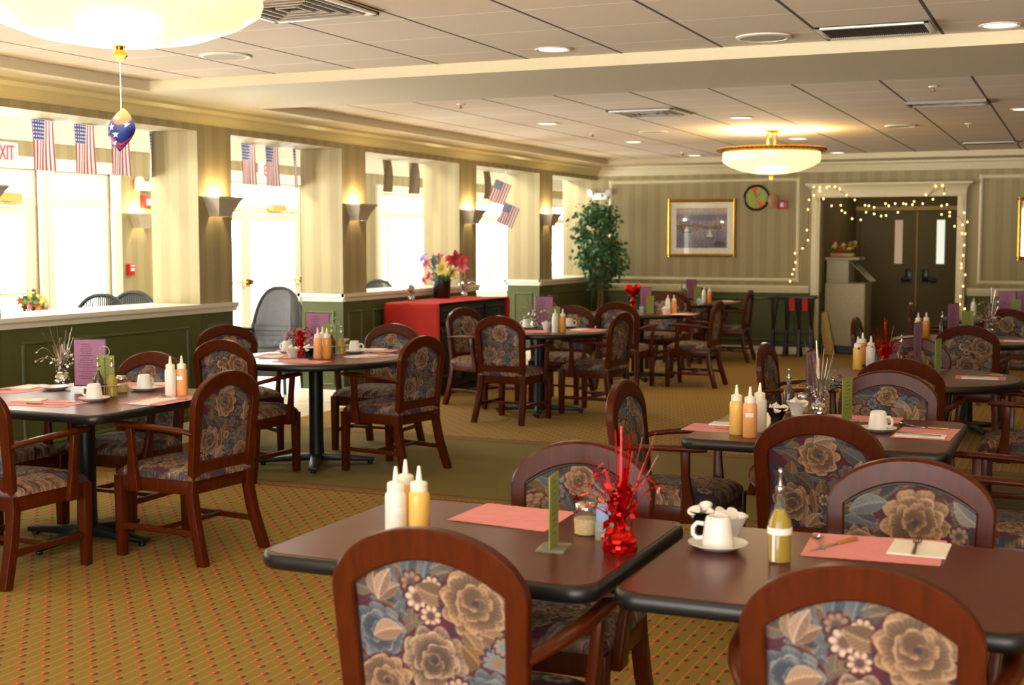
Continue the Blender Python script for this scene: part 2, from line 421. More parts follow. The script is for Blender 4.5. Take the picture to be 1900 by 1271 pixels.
# raised panels on the green dado
pan = MB()
for a, b in pil:
    frame(pan, (XL, (a + b) / 2, .52), (0, 1, 0), (0, 0, 1), .27, .72, .028, .014, (1, 0, 0))
for a, b in (pil[2], pil[4]):
    frame(pan, ((XL + XO) / 2, a, .52), (1, 0, 0), (0, 0, 1), .27, .72, .028, .014, (0, -1, 0))
for a, b in ((6.75, 8.55), (11.5, 13.4), (16.5, 17.9)):
    frame(pan, (XL, (a + b) / 2, .52), (0, 1, 0), (0, 0, 1), b - a, .72, .028, .014, (1, 0, 0))
struct('trim_%d' % k, pan, 'dado_green'); k += 1
# crown
cp = [(0, -.125), (.015, -.125), (.02, -.105), (.05, -.075), (.06, -.045), (.1, -.022), (.105, 0), (0, 0)]
struct('trim_%d' % k, MB().sweep(cp, (XL, YR, ZS), (XL, YB, ZS), (1, 0, 0)), 'crown_paint'); k += 1
struct('trim_%d' % k, MB().sweep(cp, (XL, YB, ZS), (XR, YB, ZS), (0, -1, 0)), 'cream_trim'); k += 1
# back wall with the service opening
DX0, DX1, DZ = -3.27, -1.51, 2.13
wb = MB()
wb.box(((-7.0 + DX0) / 2, YB + .1, 1.35), (DX0 + 7.0, .2, 2.7)); wb.box(((DX1 + XR) / 2, YB + .1, 1.35), (XR - DX1, .2, 2.7)); wb.box(((DX0 + DX1) / 2, YB + .1, (DZ + 2.7) / 2), (DX1 - DX0, .2, 2.7 - DZ))
struct('wall_back', wb, 'wall_back')
al = MB(); YA = 21.2
al.box((DX0 - .05, (YB + .2 + YA) / 2, 1.3), (.1, YA - YB - .2, 2.6)); al.box((DX1 + .05 + .12, (YB + .2 + YA) / 2, 1.3), (.1, YA - YB - .2, 2.6))
al.box(((DX0 + DX1) / 2, YA + .05, 1.3), (DX1 - DX0 + .6, .1, 2.6)); al.box(((DX0 + DX1) / 2, (YB + .2 + YA) / 2, 2.5), (DX1 - DX0 + .5, YA - YB, .1))
struct('wall_alcove', al, 'alcove_paint')
tr = MB()
rail = [(0, 0), (.012, 0), (.016, .03), (.028, .05), (.028, .09), (.02, .098), (0, .098)]
for a, b in ((-6.44, -3.41), (-1.37, XR)):
    tr.sweep(rail, (a, YB, .84), (b, YB, .84), (0, -1, 0))
struct('trim_%d' % k, tr, 'cream_trim'); k += 1
tr = MB()
for x0, x1, z0, z1 in ((-6.285, -3.545, .99, 2.41), (-1.25, 2.2, .99, 2.40)):
    frame(tr, ((x0 + x1) / 2, YB, (z0 + z1) / 2), (1, 0, 0), (0, 0, 1), x1 - x0, z1 - z0, .05, .025, (0, -1, 0))
struct('trim_%d' % k, tr, 'cream_trim'); k += 1
tr = MB()
for x0, x1 in ((-6.0, -3.6), (-1.2, 1.5)):
    frame(tr, ((x0 + x1) / 2, YB, .47), (1, 0, 0), (0, 0, 1), x1 - x0, .6, .03, .015, (0, -1, 0))
struct('trim_%d' % k, tr, 'dado_green'); k += 1
tr = MB()                                                        # casing with a flared head
for x in (DX0 - .055, DX1 + .055):
    tr.box((x, YB - .02, DZ / 2), (.11, .058, DZ)); tr.box((x, YB - .052, DZ / 2), (.05, .012, DZ - .02))
hd = [(0, 0), (.05, 0), (.055, .04), (.06, .1), (.09, .14), (.13, .165), (.13, .19), (0, .19)]
n_ = len(hd); tr.raw([(e_ * ((DX1 - DX0) / 2 + .06 + q[0]) + (DX0 + DX1) / 2, YB - q[0], DZ + q[1]) for e_ in (-1, 1) for q in hd], [tuple(reversed(range(n_))), tuple(range(n_, 2 * n_))] + [(i, (i + 1) % n_, n_ + (i + 1) % n_, n_ + i) for i in range(n_)])
struct('trim_%d' % k, tr, 'cream_trim', bevel=.003); k += 1
bb = MB()
for a, b in ((-6.44, DX0 - .11), (DX1 + .11, XR)): bb.box(((a + b) / 2, YB - .012, .05), (b - a, .024, .1))
struct('baseboard_back', bb, 'cream_trim', bevel=.004)
bb = MB()
for a, b in ((YR, 9.15), (10.93, 13.96), (15.90, YB)):
    bb.box((XL + .012, (a + b) / 2, .06), (.024, b - a + .02, .12)); bb.box(((XL + XO) / 2, a - .008, .06), (XL - XO + .03, .024, .12)); bb.box(((XL + XO) / 2, b + .008, .06), (XL - XO + .03, .024, .12))
struct('baseboard_left', bb, 'white_paint', bevel=.004)
# double service doors at the end of the alcove
for i, (x0, x1) in enumerate(((-3.2, -2.36), (-2.33, -1.5))):
    mb = MB(); cx = (x0 + x1) / 2; pc = x1 - .26 if i == 0 else x0 + .33
    # leaf built around its vision panel
    for a, b, za, zb in ((x0, pc - .06, .01, 2.0), (pc + .06, x1, .01, 2.0), (pc - .06, pc + .06, .01, 1.2), (pc - .06, pc + .06, 1.87, 2.0)):
        mb.box(((a + b) / 2, YA - .03, (za + zb) / 2), (b - a, .05, zb - za))
    d = struct('door_%d' % (i + 1), mb, 'door_paint')
    MB().box((pc, YA - .02, 1.535), (.12, .01, .67)).build('vision_pane', 'corridor_dim' if i == 0 else 'corridor_glow', d)
    hx = x1 - .1 if i == 0 else x0 + .12
    h = MB().box((hx, YA - .07, 1.02), (.09, .035, .2)); h.tube([(hx, YA - .1, .98), (hx + (-.1 if i == 0 else .16), YA - .11, .94)], .03, 10)
    h.build('door_handle', 'black_metal', d, bevel=.006)
struct('trim_%d' % k, MB().box(((DX0 + DX1) / 2 + .03, YA - .02, 2.05), (DX1 - DX0 + .1, .08, .06)).box((-2.345, YA - .07, 1.0), (.018, .02, 2.0)), 'yellow_board'); k += 1
# outer window wall of the gallery
openings = [(3.0, 6.4, .3, 2.25), (6.6, 8.55, .3, 2.25), (8.72, 9.97, .02, 2.25), (10.15, 11.02, .3, 2.25), (12.22, 14.7, .02, 2.28), (16.75, 18.55, .62, 2.25), (19.6, 21.8, .62, 2.25), (22.6, 24.8, .62, 2.25)]  # first two windows are out of view, added for their light
wg = MB(); yc = YR
for a, b, za, zb in openings:
    if a > yc: wg.box((GX - .1, (yc + a) / 2, 1.35), (.2, a - yc, 2.7))
    if za > .05: wg.box((GX - .1, (a + b) / 2, za / 2), (.2, b - a, za))
    wg.box((GX - .1, (a + b) / 2, (zb + 2.7) / 2), (.2, b - a, 2.7 - zb)); yc = b
wg.box((GX - .1, (yc + 28) / 2, 1.35), (.2, 28 - yc, 2.7))
struct('wall_gallery', wg, 'wallpaper')
struct('wall_gallery.003', MB().box(((GX + XO) / 2 - .1, YR - .1, 1.35), (XO - GX, .2, 2.7)), 'wallpaper')
struct('wall_gallery.001', MB().box(((GX + XO) / 2, 27.9, 1.35), (XO - GX, .2, 2.7)), 'wallpaper')
struct('wall_gallery.002', MB().box((XO + .1, (YB + 28) / 2 + .1, 1.35), (.2, 28 - YB - .2, 2.7)), 'wallpaper')
struct('trim_%d' % k, MB().sweep([(0, -.2), (.02, -.2), (.04, -.12), (.1, -.05), (.12, 0), (0, 0)], (GX, YR, 2.7), (GX, 28, 2.7), (1, 0, 0)), 'white_paint'); k += 1
for wi, (a, b, za, zb) in enumerate(openings):
    mb = MB(); c = (a + b) / 2
    for s_, e in ((a, -1), (b, 1)): cw = .085 if (wi, e) in ((2, 1), (3, -1), (1, 1), (2, -1)) else .12; mb.box((GX + .015, s_ + e * cw / 2, (za + zb) / 2), (.05, cw, zb - za + .02)); mb.box((GX - .08, s_ - e * .03, (za + zb) / 2), (.1, .06, zb - za))
    mb.box((GX + .015, c, zb + .045), (.06, b - a + .22, .11)); mb.box((GX - .08, c, zb - .03), (.096, b - a, .06))
    if za > .1: mb.box((GX + .04, c, za - .02), (.12, b - a + .2, .04)); mb.box((GX - .08, c, za + .03), (.096, b - a, .06))
    mb.box((GX - .07, c, 1.93), (.09, b - a, .09))               # transom
    isdoor = za < .1
    if wi == 5: mb.box((GX - .07, 17.05, (za + zb) / 2), (.084, .1, zb - za))
    if not isdoor and b - a > 1.5 and wi != 5:
        mb.box((GX - .07, c, (za + zb) / 2), (.084, .1, zb - za))
    o = struct('window_%d' % (wi + 1) if not isdoor else 'door_%d' % (3 + (wi > 3)), mb, 'white_paint')
    MB().box((GX - .1, c, (za + zb) / 2), (.008, b - a - .04, zb - za - .04)).build('pane', 'pane_glass', o)
    if isdoor:
        leaves = [(a + .06, b - .06)] if b - a < 1.6 else [(a + .06, c - .004), (c + .004, b - .06)]
        for (p, q) in leaves:
            l = MB()
            for y_ in (p + .05, q - .05): l.box((GX - .05, y_, .95), (.05, .1, 1.88))
            l.box((GX - .05, (p + q) / 2, .12), (.044, q - p - .02, .2)); l.box((GX - .05, (p + q) / 2, 1.835), (.044, q - p - .02, .09))
            lf = l.build('door_leaf', 'white_paint', o)
            h = MB().tube([(GX + .03, p + .06, 1.05), (GX + .03, q - .06, 1.05)], .014, 8); h.box((GX - .01, p + .05, 1.05), (.07, .06, .07)); h.box((GX - .01, q - .05, 1.05), (.07, .06, .07))
            h.build('crash_bar', 'brass', o)
            cl = MB().box((GX + .02, q - .35 if q < 10.5 else q - .55, 1.965), (.08, .3, .08)); cl.bar((GX + .04, q - .2, 1.91), (GX + .1, q - .5, 1.90), .03, .015)
            cl.build('door_closer', 'yellow_board', o)
# walls out of view; the rear window row is added to light the foreground
struct('wall_right', MB().box((XR + .1, 7.35, 1.4), (.2, 22.7, 2.8)), 'wallpaper')
struct('wall_rear', MB().box((-5.8, YR - .1, 1.4), (2.2, .2, 2.8)).box((4.6, YR - .1, 1.4), (1.2, .2, 2.8)).box((-.35, YR - .1, .2), (8.7, .2, .4)).box((-.35, YR - .1, 2.65), (8.7, .2, .3)), 'wallpaper')

# ------------------------------------------------------------------ tapestry
def H(c): return np.array(c, float)
def mixc(c, col, mk):
    mk = np.clip(mk, 0, 1)[:, None]; return c * (1 - mk) + H(col) * mk if not isinstance(col, np.ndarray) or col.ndim == 1 else c * (1 - mk) + col * mk
def sstep(a, b, x): t_ = np.clip((x - a) / (b - a), 0, 1); return t_ * t_ * (3 - 2 * t_)
def leafp(c, P, cx, cy, L, Wd, ang, dark, light):
    ca, sa = math.cos(ang), math.sin(ang); dx, dy = P[:, 0] - cx, P[:, 1] - cy
    u = (dx * ca + dy * sa) / L; v = (-dx * sa + dy * ca) / Wd; v = v + .5 * (u - .5) ** 2
    hw = np.sin(PI * np.clip(u, 0, 1)) ** .8 * .5; ins = (u > 0) & (u < 1)
    mk = sstep(0, .05, hw - np.abs(v)) * ins
    vein = np.exp(-(v / .045) ** 2) + .55 * (np.sin((u * 9 - np.abs(v) * 6) * 2 * PI) > .75)
    edge = 1 - sstep(0, .12, hw - np.abs(v))
    col = H(dark)[None] * np.ones((len(P), 1)); col = mixc(col, light, np.clip(vein * .6 + edge * .5 + .35 * (v > 0), 0, 1))
    return mixc(c, col, mk)
def rosep(c, P, cx, cy, Rr, ph, dark, mid, light, ns=(8, 7, 6, 4), sq=1.0):
    dx, dy = (P[:, 0] - cx), (P[:, 1] - cy) / sq; d = np.hypot(dx, dy) / Rr; th = np.arctan2(dy, dx) + ph
    c = mixc(c, (88, 24, 44), sstep(0, .05, 1.04 - d) * .8)
    for i, (n, r) in enumerate(zip((9, 8, 8, 7, 6, 4), (1.0, .84, .68, .52, .36, .2))):
        off = np.where(i, .12 * np.cos(ph * 3 + i * 2.1), 0); offy = np.where(i, .12 * np.sin(ph * 2 + i * 1.7), 0)
        d2 = np.hypot(dx / Rr - off, dy / Rr - offy); t2 = np.arctan2(dy / Rr - offy, dx / Rr - off) + ph + i
        lob = np.abs(np.cos(n * t2 / 2)); rb = r * (.78 + .22 * lob ** .55 + .03 * np.sin(11 * t2 + i))
        mk = sstep(0, .03, rb - d2)
        k_ = np.clip(d2 / rb, 0, 1)
        sh = sstep(.5, .95, k_) * (.45 + .55 * lob) * (.7 + .3 * np.sin(t2 + 1.3 * i)) + .12 * np.sin(n * 4 * t2)
        col = mixc(np.ones((len(P), 3)) * H(dark), mid, sh * 1.2); col = mixc(col, light, sstep(.84, .97, k_) * (.5 + .5 * lob) * (.6 + .4 * np.sin(t2 + 2 + 1.7 * i)))
        c = mixc(c, col, mk)
    return mixc(c, (70, 58, 70), sstep(.13, .05, d))
def daisyp(c, P, cx, cy, Rr, ph, petal, centre, n=8):
    dx, dy = P[:, 0] - cx, P[:, 1] - cy; d = np.hypot(dx, dy) / Rr; th = np.arctan2(dy, dx) + ph
    lob = np.abs(np.cos(n * th / 2)); rb = .62 + .38 * lob ** .5
    c = mixc(c, (84, 40, 52), sstep(0, .06, rb * 1.25 - d)); mk = sstep(0, .08, rb - d)
    col = mixc(np.ones((len(P), 3)) * H(centre), petal, sstep(.25, .6, d) * (.5 + .5 * lob))
    return mixc(c, col, mk)
def tulipp(c, P, cx, cy, Rr, ang):
    for a, w, l_, dk, lt in ((ang + .55, .8, 1.2, (112, 84, 66), (200, 168, 138)), (ang - .55, .8, 1.2, (120, 90, 70), (206, 172, 142)), (ang, .85, 1.35, (140, 106, 84), (220, 190, 160))):
        c = leafp(c, P, cx, cy, Rr * l_ * 1.2, Rr * w, a, dk, lt)
    return c
BRN = ((92, 70, 58), (166, 130, 98), (216, 186, 156)); BLU = ((62, 70, 86), (110, 120, 130), (160, 160, 152)); TAN = ((104, 76, 56), (178, 136, 94), (212, 174, 132))
def tapestry(P, stamps, seed):
    P = np.asarray(P, float)
    rs = np.random.RandomState(seed)
    s1 = np.sin(P[:, 0] * 47 + 2 * np.sin(P[:, 1] * 31)) * np.sin(P[:, 1] * 41 + 1.7 * np.sin(P[:, 0] * 37))
    c = mixc(np.ones((len(P), 3)) * H((106, 26, 50)), (56, 58, 76), sstep(-.15, .35, s1))
    x0, x1, y0, y1 = P[:, 0].min(), P[:, 0].max(), P[:, 1].min(), P[:, 1].max()
    for i in range(70):
        cx, cy = rs.uniform(x0, x1), rs.uniform(y0, y1); a = rs.uniform(0, 2 * PI); q = rs.randint(4)
        dk, lt = (((64, 74, 86), (124, 132, 138)), ((84, 74, 66), (150, 130, 106)), ((58, 58, 62), (120, 112, 102)), ((108, 80, 58), (170, 132, 92)))[q]
        c = leafp(c, P, cx, cy, rs.uniform(.07, .13), rs.uniform(.035, .06), a, dk, lt)
    for st in stamps:
        k_ = st[0]
        if k_ == 'rose': c = rosep(c, P, *st[1:5], *st[5])
        elif k_ == 'daisy': c = daisyp(c, P, *st[1:])
        elif k_ == 'tulip': c = tulipp(c, P, *st[1:])
        elif k_ == 'leaf': c = leafp(c, P, *st[1:])
    c = 112 + (c * .86 - 112) * 1.08; g = c.mean(1, keepdims=True); return np.clip((g + (c - g) * .78) * np.array((1.0, .98, .97)), 0, 255)
REAR = [('leaf', -.06, .78, .12, .05, 1.4, (66, 76, 90), (128, 138, 146)), ('leaf', -.02, .80, .10, .05, 1.2, (74, 84, 98), (130, 138, 144)), ('leaf', 0, .83, .12, .045, .3, (96, 86, 74), (160, 140, 112)),
        ('tulip', -.135, .745, .05, 1.15), ('leaf', -.15, .735, .05, .035, -.9, (150, 110, 84), (214, 182, 152)),
        ('daisy', -.045, .79, .026, .2, (170, 128, 92), (92, 74, 82)), ('daisy', .005, .785, .024, .5, (214, 184, 156), (110, 84, 80)), ('daisy', -.03, .755, .032, .9, (222, 192, 166), (116, 80, 70)), ('daisy', .0, .715, .026, 1.3, (224, 190, 156), (104, 70, 66)),
        ('leaf', .05, .755, .09, .06, 2.9, (110, 82, 60), (184, 146, 104)), ('rose', .11, .755, .088, .6, TAN), ('leaf', .08, .69, .08, .05, -1.0, (120, 88, 60), (190, 150, 104)), ('leaf', .12, .69, .07, .05, -.4, (120, 88, 60), (190, 150, 104)),
        ('rose', -.135, .665, .072, 1.2, BLU), ('leaf', -.15, .66, .08, .055, .3, (150, 112, 84), (210, 178, 150)),
        ('rose', .005, .61, .085, 2.2, BRN), ('leaf', .075, .66, .12, .06, -.9, (112, 80, 46), (180, 134, 78)), ('daisy', .155, .62, .036, .3, (120, 138, 152), (150, 120, 92), 12), ('daisy', .17, .66, .022, .1, (176, 140, 110), (120, 140, 150)),
        ('rose', -.12, .545, .07, .3, TAN), ('rose', .13, .535, .07, 1.7, BLU), ('tulip', .03, .49, .045, 1.6), ('daisy', .06, .545, .03, 0, (208, 170, 134), (96, 72, 70))]
REARB = [('leaf', .08, .80, .12, .06, -.6, (84, 84, 90), (132, 130, 128)), ('rose', .0, .765, .078, .7, TAN), ('leaf', -.14, .72, .13, .07, -1.2, (54, 56, 60), (116, 114, 108)), ('leaf', -.09, .70, .10, .06, -.7, (70, 62, 62), (128, 112, 98)),
         ('tulip', .14, .66, .06, 1.5), ('daisy', .06, .66, .03, .2, (96, 104, 118), (120, 90, 76), 6), ('daisy', .10, .71, .03, 1.2, (110, 112, 124), (96, 80, 80), 6), ('rose', -.10, .585, .075, 1.9, BRN), ('leaf', -.02, .64, .09, .05, -1.4, (112, 84, 60), (180, 144, 104)),
         ('rose', .06, .55, .06, .2, BLU), ('leaf', .10, .60, .11, .05, -.9, (104, 78, 58), (168, 134, 100)), ('daisy', .02, .60, .024, .4, (190, 160, 134), (96, 76, 80)), ('tulip', -.05, .49, .05, .9), ('rose', .14, .50, .06, 2.9, TAN), ('daisy', -.15, .50, .03, .1, (180, 150, 120), (92, 70, 76)), ('tulip', -.02, .82, .05, .2)]
FRONTB = [('rose', -.02, .74, .10, .9, TAN), ('leaf', .06, .80, .12, .06, -.3, (92, 102, 112), (150, 152, 146)), ('leaf', -.12, .80, .1, .05, -2.4, (110, 112, 112), (168, 160, 144)), ('rose', .14, .66, .06, 2.2, BRN), ('tulip', -.13, .62, .055, 1.7), ('daisy', .05, .62, .03, .3, (200, 170, 140), (94, 78, 84)), ('daisy', -.03, .60, .035, .8, (120, 132, 144), (150, 116, 86), 10), ('rose', -.08, .53, .07, 1.4, BLU), ('rose', .09, .53, .075, .1, TAN), ('leaf', .0, .66, .1, .05, -1.2, (120, 90, 60), (186, 146, 100)), ('daisy', -.14, .71, .026, 0, (176, 146, 116), (90, 76, 84)), ('tulip', .01, .47, .05, 1.4)]
FRONT = [('tulip', -.09, .66, .075, 1.5), ('tulip', -.10, .655, .06, 2.1), ('leaf', -.05, .78, .12, .05, .2, (96, 110, 122), (160, 160, 150)), ('leaf', .0, .80, .1, .05, -2.6, (120, 128, 132), (176, 164, 144)),
         ('rose', .0, .80, .05, .4, TAN), ('daisy', .02, .64, .045, .2, (110, 126, 138), (150, 112, 80), 12), ('leaf', .06, .60, .14, .07, 1.4, (128, 92, 58), (194, 146, 92)), ('rose', .14, .68, .075, 1.1, TAN),
         ('daisy', .07, .76, .028, 1, (130, 136, 146), (90, 80, 90)), ('daisy', .10, .72, .026, 2, (164, 126, 96), (92, 92, 110)), ('rose', -.12, .55, .07, 2.3, BRN), ('rose', .05, .53, .08, .9, TAN), ('tulip', -.03, .47, .05, 1.2), ('daisy', .16, .55, .035, .5, (206, 176, 150), (96, 76, 80))]
def seat_stamps():
    rs = random.Random(5); out = []
    for i in range(34):
        x, y = rs.uniform(-.24, .24), rs.uniform(-.26, .24); q = rs.random()
        if q < .45: out.append(('rose', x, y, rs.uniform(.055, .085), rs.uniform(0, 6), rs.choice((BRN, TAN, TAN, BLU))))
        elif q < .75: out.append(('daisy', x, y, rs.uniform(.02, .035), rs.uniform(0, 6), (206, 172, 140), (96, 76, 80)))
        else: out.append(('tulip', x, y, .05, rs.uniform(0, 6)))
    return out

# ------------------------------------------------------------------ dining chair (faces +y, base at the origin)
def back_y(z):                                                  # lean of stiles and back panel
    return -.205 - .055 * max(0, (z - .42) / .5) ** 1.1
def arch(u, w, zs, rise, p):                                    # u in -1..1
    return u * w, zs + rise * (1 - abs(u) ** p) ** (1 / p)
def frame_line(t, inner):                                       # t 0..1 from left bottom over the arch to right bottom
    if inner: w0, w1, zb, zs, rise = .174, .185, .40, .777, .070
    else: w0, w1, zb, zs, rise = .222, .238, .40, .765, .155
    if t < .3: q = t / .3; return -(w0 + (w1 - w0) * q), zb + (zs - zb) * q
    if t > .7: q = (1 - t) / .3; return (w0 + (w1 - w0) * q), zb + (zs - zb) * q
    a = PI * (1 - (t - .3) / .4); c_, s_ = math.cos(a), math.sin(a)
    return w1 * c_, zs + rise * (s_ ** 2 if inner else s_)
def make_chair(label, cat, group, variant=0):
    r = thing('dining_chair', label, cat, (0, 0, 0), 0, group)
    mb = MB(); N = 64; T = .038; ring = []
    for i in range(N + 1):
        t_ = i / N; xo, zo = frame_line(t_, 0); xi, zi = frame_line(t_, 1); sec = []
        for q, d in ((0, -T / 2 + .004), (.07, -T / 2), (.93, -T / 2), (1, -T / 2 + .004), (1, T / 2 - .006), (.88, T / 2), (.1, T / 2), (0, T / 2 - .005)):
            x, z = xi + (xo - xi) * q, zi + (zo - zi) * q; sec.append((x, back_y(z) + d, z))
        ring.append(sec)
    o = len(mb.v)
    for sec in ring: mb.v += sec
    for i in range(N):
        for k_ in range(8):
            l_ = (k_ + 1) % 8; mb.f.append((o + i * 8 + k_, o + i * 8 + l_, o + (i + 1) * 8 + l_, o + (i + 1) * 8 + k_))
    mb.f.append(tuple(range(7, -1, -1))); mb.f.append(tuple(o + N * 8 + k_ for k_ in range(8)))
    mb.bar((-.185, back_y(.455), .455), (.185, back_y(.455), .455), .036, .072)
    mb.build('back_frame', 'wood', r, angle=28)
    # upholstered panel, front and rear
    for face, stm, seed, dy, nu, nv in (('backrest', FRONTB if variant else FRONT, 3 + variant, .012, 120, 130), ('back_panel', REARB if variant else REAR, 8 + variant, .003, 170, 190)):
        W_ = .186; mb = MB()
        def fn(u, v):
            s_ = u * 2 - 1; zt = .780 + .070 * (1 - s_ * s_); z = .485 + (zt - .485) * v; w = .176 + .011 * (z - .485) / .3
            bul = (1 - s_ ** 4) * (1 - (2 * v - 1) ** 4)
            return (s_ * w, back_y(z) + dy + (.022 * bul if dy > .01 else -.004 * bul), z)
        mb.grid(fn, nu, nv); pn = mb.build(face, 'tapestry', r, angle=180)
        cc = coords(pn.data); setcol(pn.data, tapestry(cc[:, [0, 2]] * ([1, 1] if dy < 0 else [1, 1]), stm, seed))
    pp = [Vector((x, back_y(z) + .014, z)) for x, z in (frame_line(.3 + .4 * i / 40, 1) for i in range(41))]
    MB().tube(pp, .005, 6, (0, 1, 0)).build('piping', 'dark_wood', r)
    # seat
    def sf(u, v):
        x_, y_ = u * 2 - 1, v * 2 - 1; w = .232 + .02 * v
        k_ = 1 - max(abs(x_) ** 6, abs(y_) ** 6) * .0
        e = (1 - abs(x_) ** 5) * (1 - abs(y_) ** 5)
        rx = x_ * w * (1 - .03 * y_ ** 4); ry = y_ * .245 * (1 - .04 * x_ ** 4) + .012
        return (rx, ry, .405 + .06 * e ** .32 + .012 * (1 - x_ * x_) * (1 - y_ * y_))
    sm = MB().grid(sf, 110, 110); st = sm.build('seat', 'tapestry', r, angle=180)
    cc = coords(st.data); setcol(st.data, tapestry(cc[:, :2] + cc[:, 2:3] * np.array([[.9, .9]]) - .41, seat_stamps(), 12))
    fr = MB(); z0, z1 = .335, .405; zc = (z0 + z1) / 2; h = z1 - z0
    fr.bar((-.215, .235, zc), (.215, .235, zc), .026, h); fr.bar((-.2, -.2, zc), (.2, -.2, zc), .026, h)
    for s_ in (-1, 1): fr.bar((s_ * .232, .235, zc), (s_ * .212, -.205, zc), .026, h)
    fr.box((0, .015, .40), (.43, .44, .012))
    fr.build('seat_frame', 'wood', r, bevel=.004)
    for s_ in (-1, 1):
        l = MB(); l.bar((s_ * .232, .232, 0), (s_ * .23, .232, .405), .042, .042, (0, 1, 0), .052, .052); l.build('leg', 'wood', r, bevel=.005)
        l = MB(); pts = [(s_ * .228, -.285, 0), (s_ * .212, -.225, .2), (s_ * .204, -.2, .34), (s_ * .2, -.206, .42)]
        for a, b in zip(pts[:-1], pts[1:]): pass
        o = []
        for i, p in enumerate(pts):
            w, d = (.043, .046, .048, .046)[i] / 2, (.05, .05, .046, .036)[i] / 2
            o.append([(p[0] + i_ * w, p[1] + j_ * d, p[2]) for i_, j_ in ((-1, -1), (1, -1), (1, 1), (-1, 1))])
        vs = [q for a in o for q in a]
        l.raw(vs, [(3, 2, 1, 0), (12, 13, 14, 15)] + [(4 * i + k_, 4 * i + (k_ + 1) % 4, 4 * i + 4 + (k_ + 1) % 4, 4 * i + 4 + k_) for i in range(3) for k_ in range(4)])
        l.build('leg', 'wood', r, bevel=.004)
        a = MB(); path = [(s_ * .222, -.222, .632), (s_ * .238, -.2, .642), (s_ * .262, -.13, .652), (s_ * .281, -.03, .660), (s_ * .286, .09, .664), (s_ * .284, .18, .665), (s_ * .282, .21, .664)]
        a.tube(path, [.019, .021, .023, .024, .025, .025, .016], 12, (0, 0, 1), .62)
        ar = a.build('armrest', 'wood', r, angle=60)
        p = MB(); pth = [(s_ * .254, .125, .335), (s_ * .256, .125, .39), (s_ * .262, .122, .46), (s_ * .272, .115, .55), (s_ * .283, .115, .655)]
        o = []
        for i, q in enumerate(pth):
            w, d = .028 / 2, (.075, .066, .046, .036, .04)[i] / 2
            o += [(q[0] + i_ * w, q[1] + j_ * d, q[2]) for i_, j_ in ((-1, -1), (1, -1), (1, 1), (-1, 1))]
        p.raw(o, [(3, 2, 1, 0), (16, 17, 18, 19)] + [(4 * i + k_, 4 * i + (k_ + 1) % 4, 4 * i + 4 + (k_ + 1) % 4, 4 * i + 4 + k_) for i in range(4) for k_ in range(4)])
        p.build('arm_post', 'wood', ar, bevel=.004, angle=50)
        MB().bar((s_ * .231, .225, .15), (s_ * .217, -.235, .15), .02, .03).build('stretcher', 'wood', r, bevel=.003)
    MB().bar((-.222, .0, .15), (.222, .0, .15), .03, .02).build('stretcher', 'wood', r, bevel=.003)
    return r
GCH = 'armchairs around the dining tables'
def chair(x, y, face, label):                                    # face: heading in degrees, 0 = +y, 90 = -x
    global NCH; NCH += 1; b = VAR[NCH - 1]
    place('chair' + b, (lambda l_, c_, g_: make_chair(l_, c_, g_, 1)) if b == 'b' else make_chair, label, 'chair', (x, y, 0), R(face), GCH)
NCH = 0; VAR = 'aaab' + 'baabaabaaabaabab' + 'abbabbbaaabbaba' + 'aaaa'

# ------------------------------------------------------------------ tables
GT = 'dining tables on the carpet'
def table(name, label, x, y, poly, span, turn=0):
    r = thing(name, label, 'table', (x, y, 0), 0, GT)
    n = len(poly); th = .042
    # bullnosed black rim with the laminate let into it
    mb = MB(); pts = [Vector((p[0], p[1], 0)) for p in poly]; ring = []
    for i, p in enumerate(pts):
        d = (pts[(i + 1) % n] - pts[i - 1]).normalized(); nr = Vector((d.y, -d.x, 0))
        ring.append([p + nr * (-.012 + .012 * math.cos(a)) + Vector((0, 0, .745 - th / 2 + th / 2 * math.sin(a))) for a in [R(-90 + 180 * q / 8) for q in range(9)]])
    vs = [q for rg in ring for q in rg]
    fs = [(i * 9 + q, ((i + 1) % n) * 9 + q, ((i + 1) % n) * 9 + q + 1, i * 9 + q + 1) for i in range(n) for q in range(8)]
    fs.append(tuple(i * 9 for i in reversed(range(n)))); fs.append(tuple(i * 9 + 8 for i in range(n)))
    mb.raw(vs, fs); mb.build('table_edge', 'table_edge', r, angle=50)
    sc = 1 - .016 / max(abs(p[0]) for p in poly)
    MB().prism([(p[0] * sc, p[1] * sc) for p in poly], .744, .7465).build('tabletop', 'tabletop', r)
    MB().lathe([(.055, .04), (.052, .1), (.05, .2), (.05, .66), (.05, .70)], 16).box((0, 0, .70), (.5, .5, .02)).build('pedestal', 'table_base', r)
    for a in range(4):
        d = Vector((math.cos(PI / 2 * a + turn), math.sin(PI / 2 * a + turn), 0))
        MB().bar(d * .03 + Vector((0, 0, .055)), d * span + Vector((0, 0, .03)), .07, .05, (0, 0, 1), .06, .025).tube([d * (span - .03) + Vector((0, 0, 0)), d * (span - .03) + Vector((0, 0, .02))], .02, 8).build('foot', 'table_base', r, bevel=.006)
    return r
def sqtable(label, x0, x1, y0, y1, span=.36):
    return table('square_table', label, (x0 + x1) / 2, (y0 + y1) / 2, rrect(x1 - x0, y1 - y0, .07, 8), span)
def rdtable(label, x, y, r=.6, turn=28):
    return table('round_table', label, x, y, circ(r, 72), .4, R(turn))
D = {  # short names that single each table out
 'T1': 'nearest left-hand table', 'T2': 'nearest right-hand table', 'R1': 'square table behind the nearest right-hand one', 'R2': 'first round table on the right',
 'R3': 'second round table on the right', 'R4': 'farthest table on the right', 'L1': 'square table by the half wall', 'L2': 'round table by the glass doors',
 'L3': 'round table by the sideboard', 'L4': 'round table with the red heart', 'L5': 'round table nearest the back wall'}
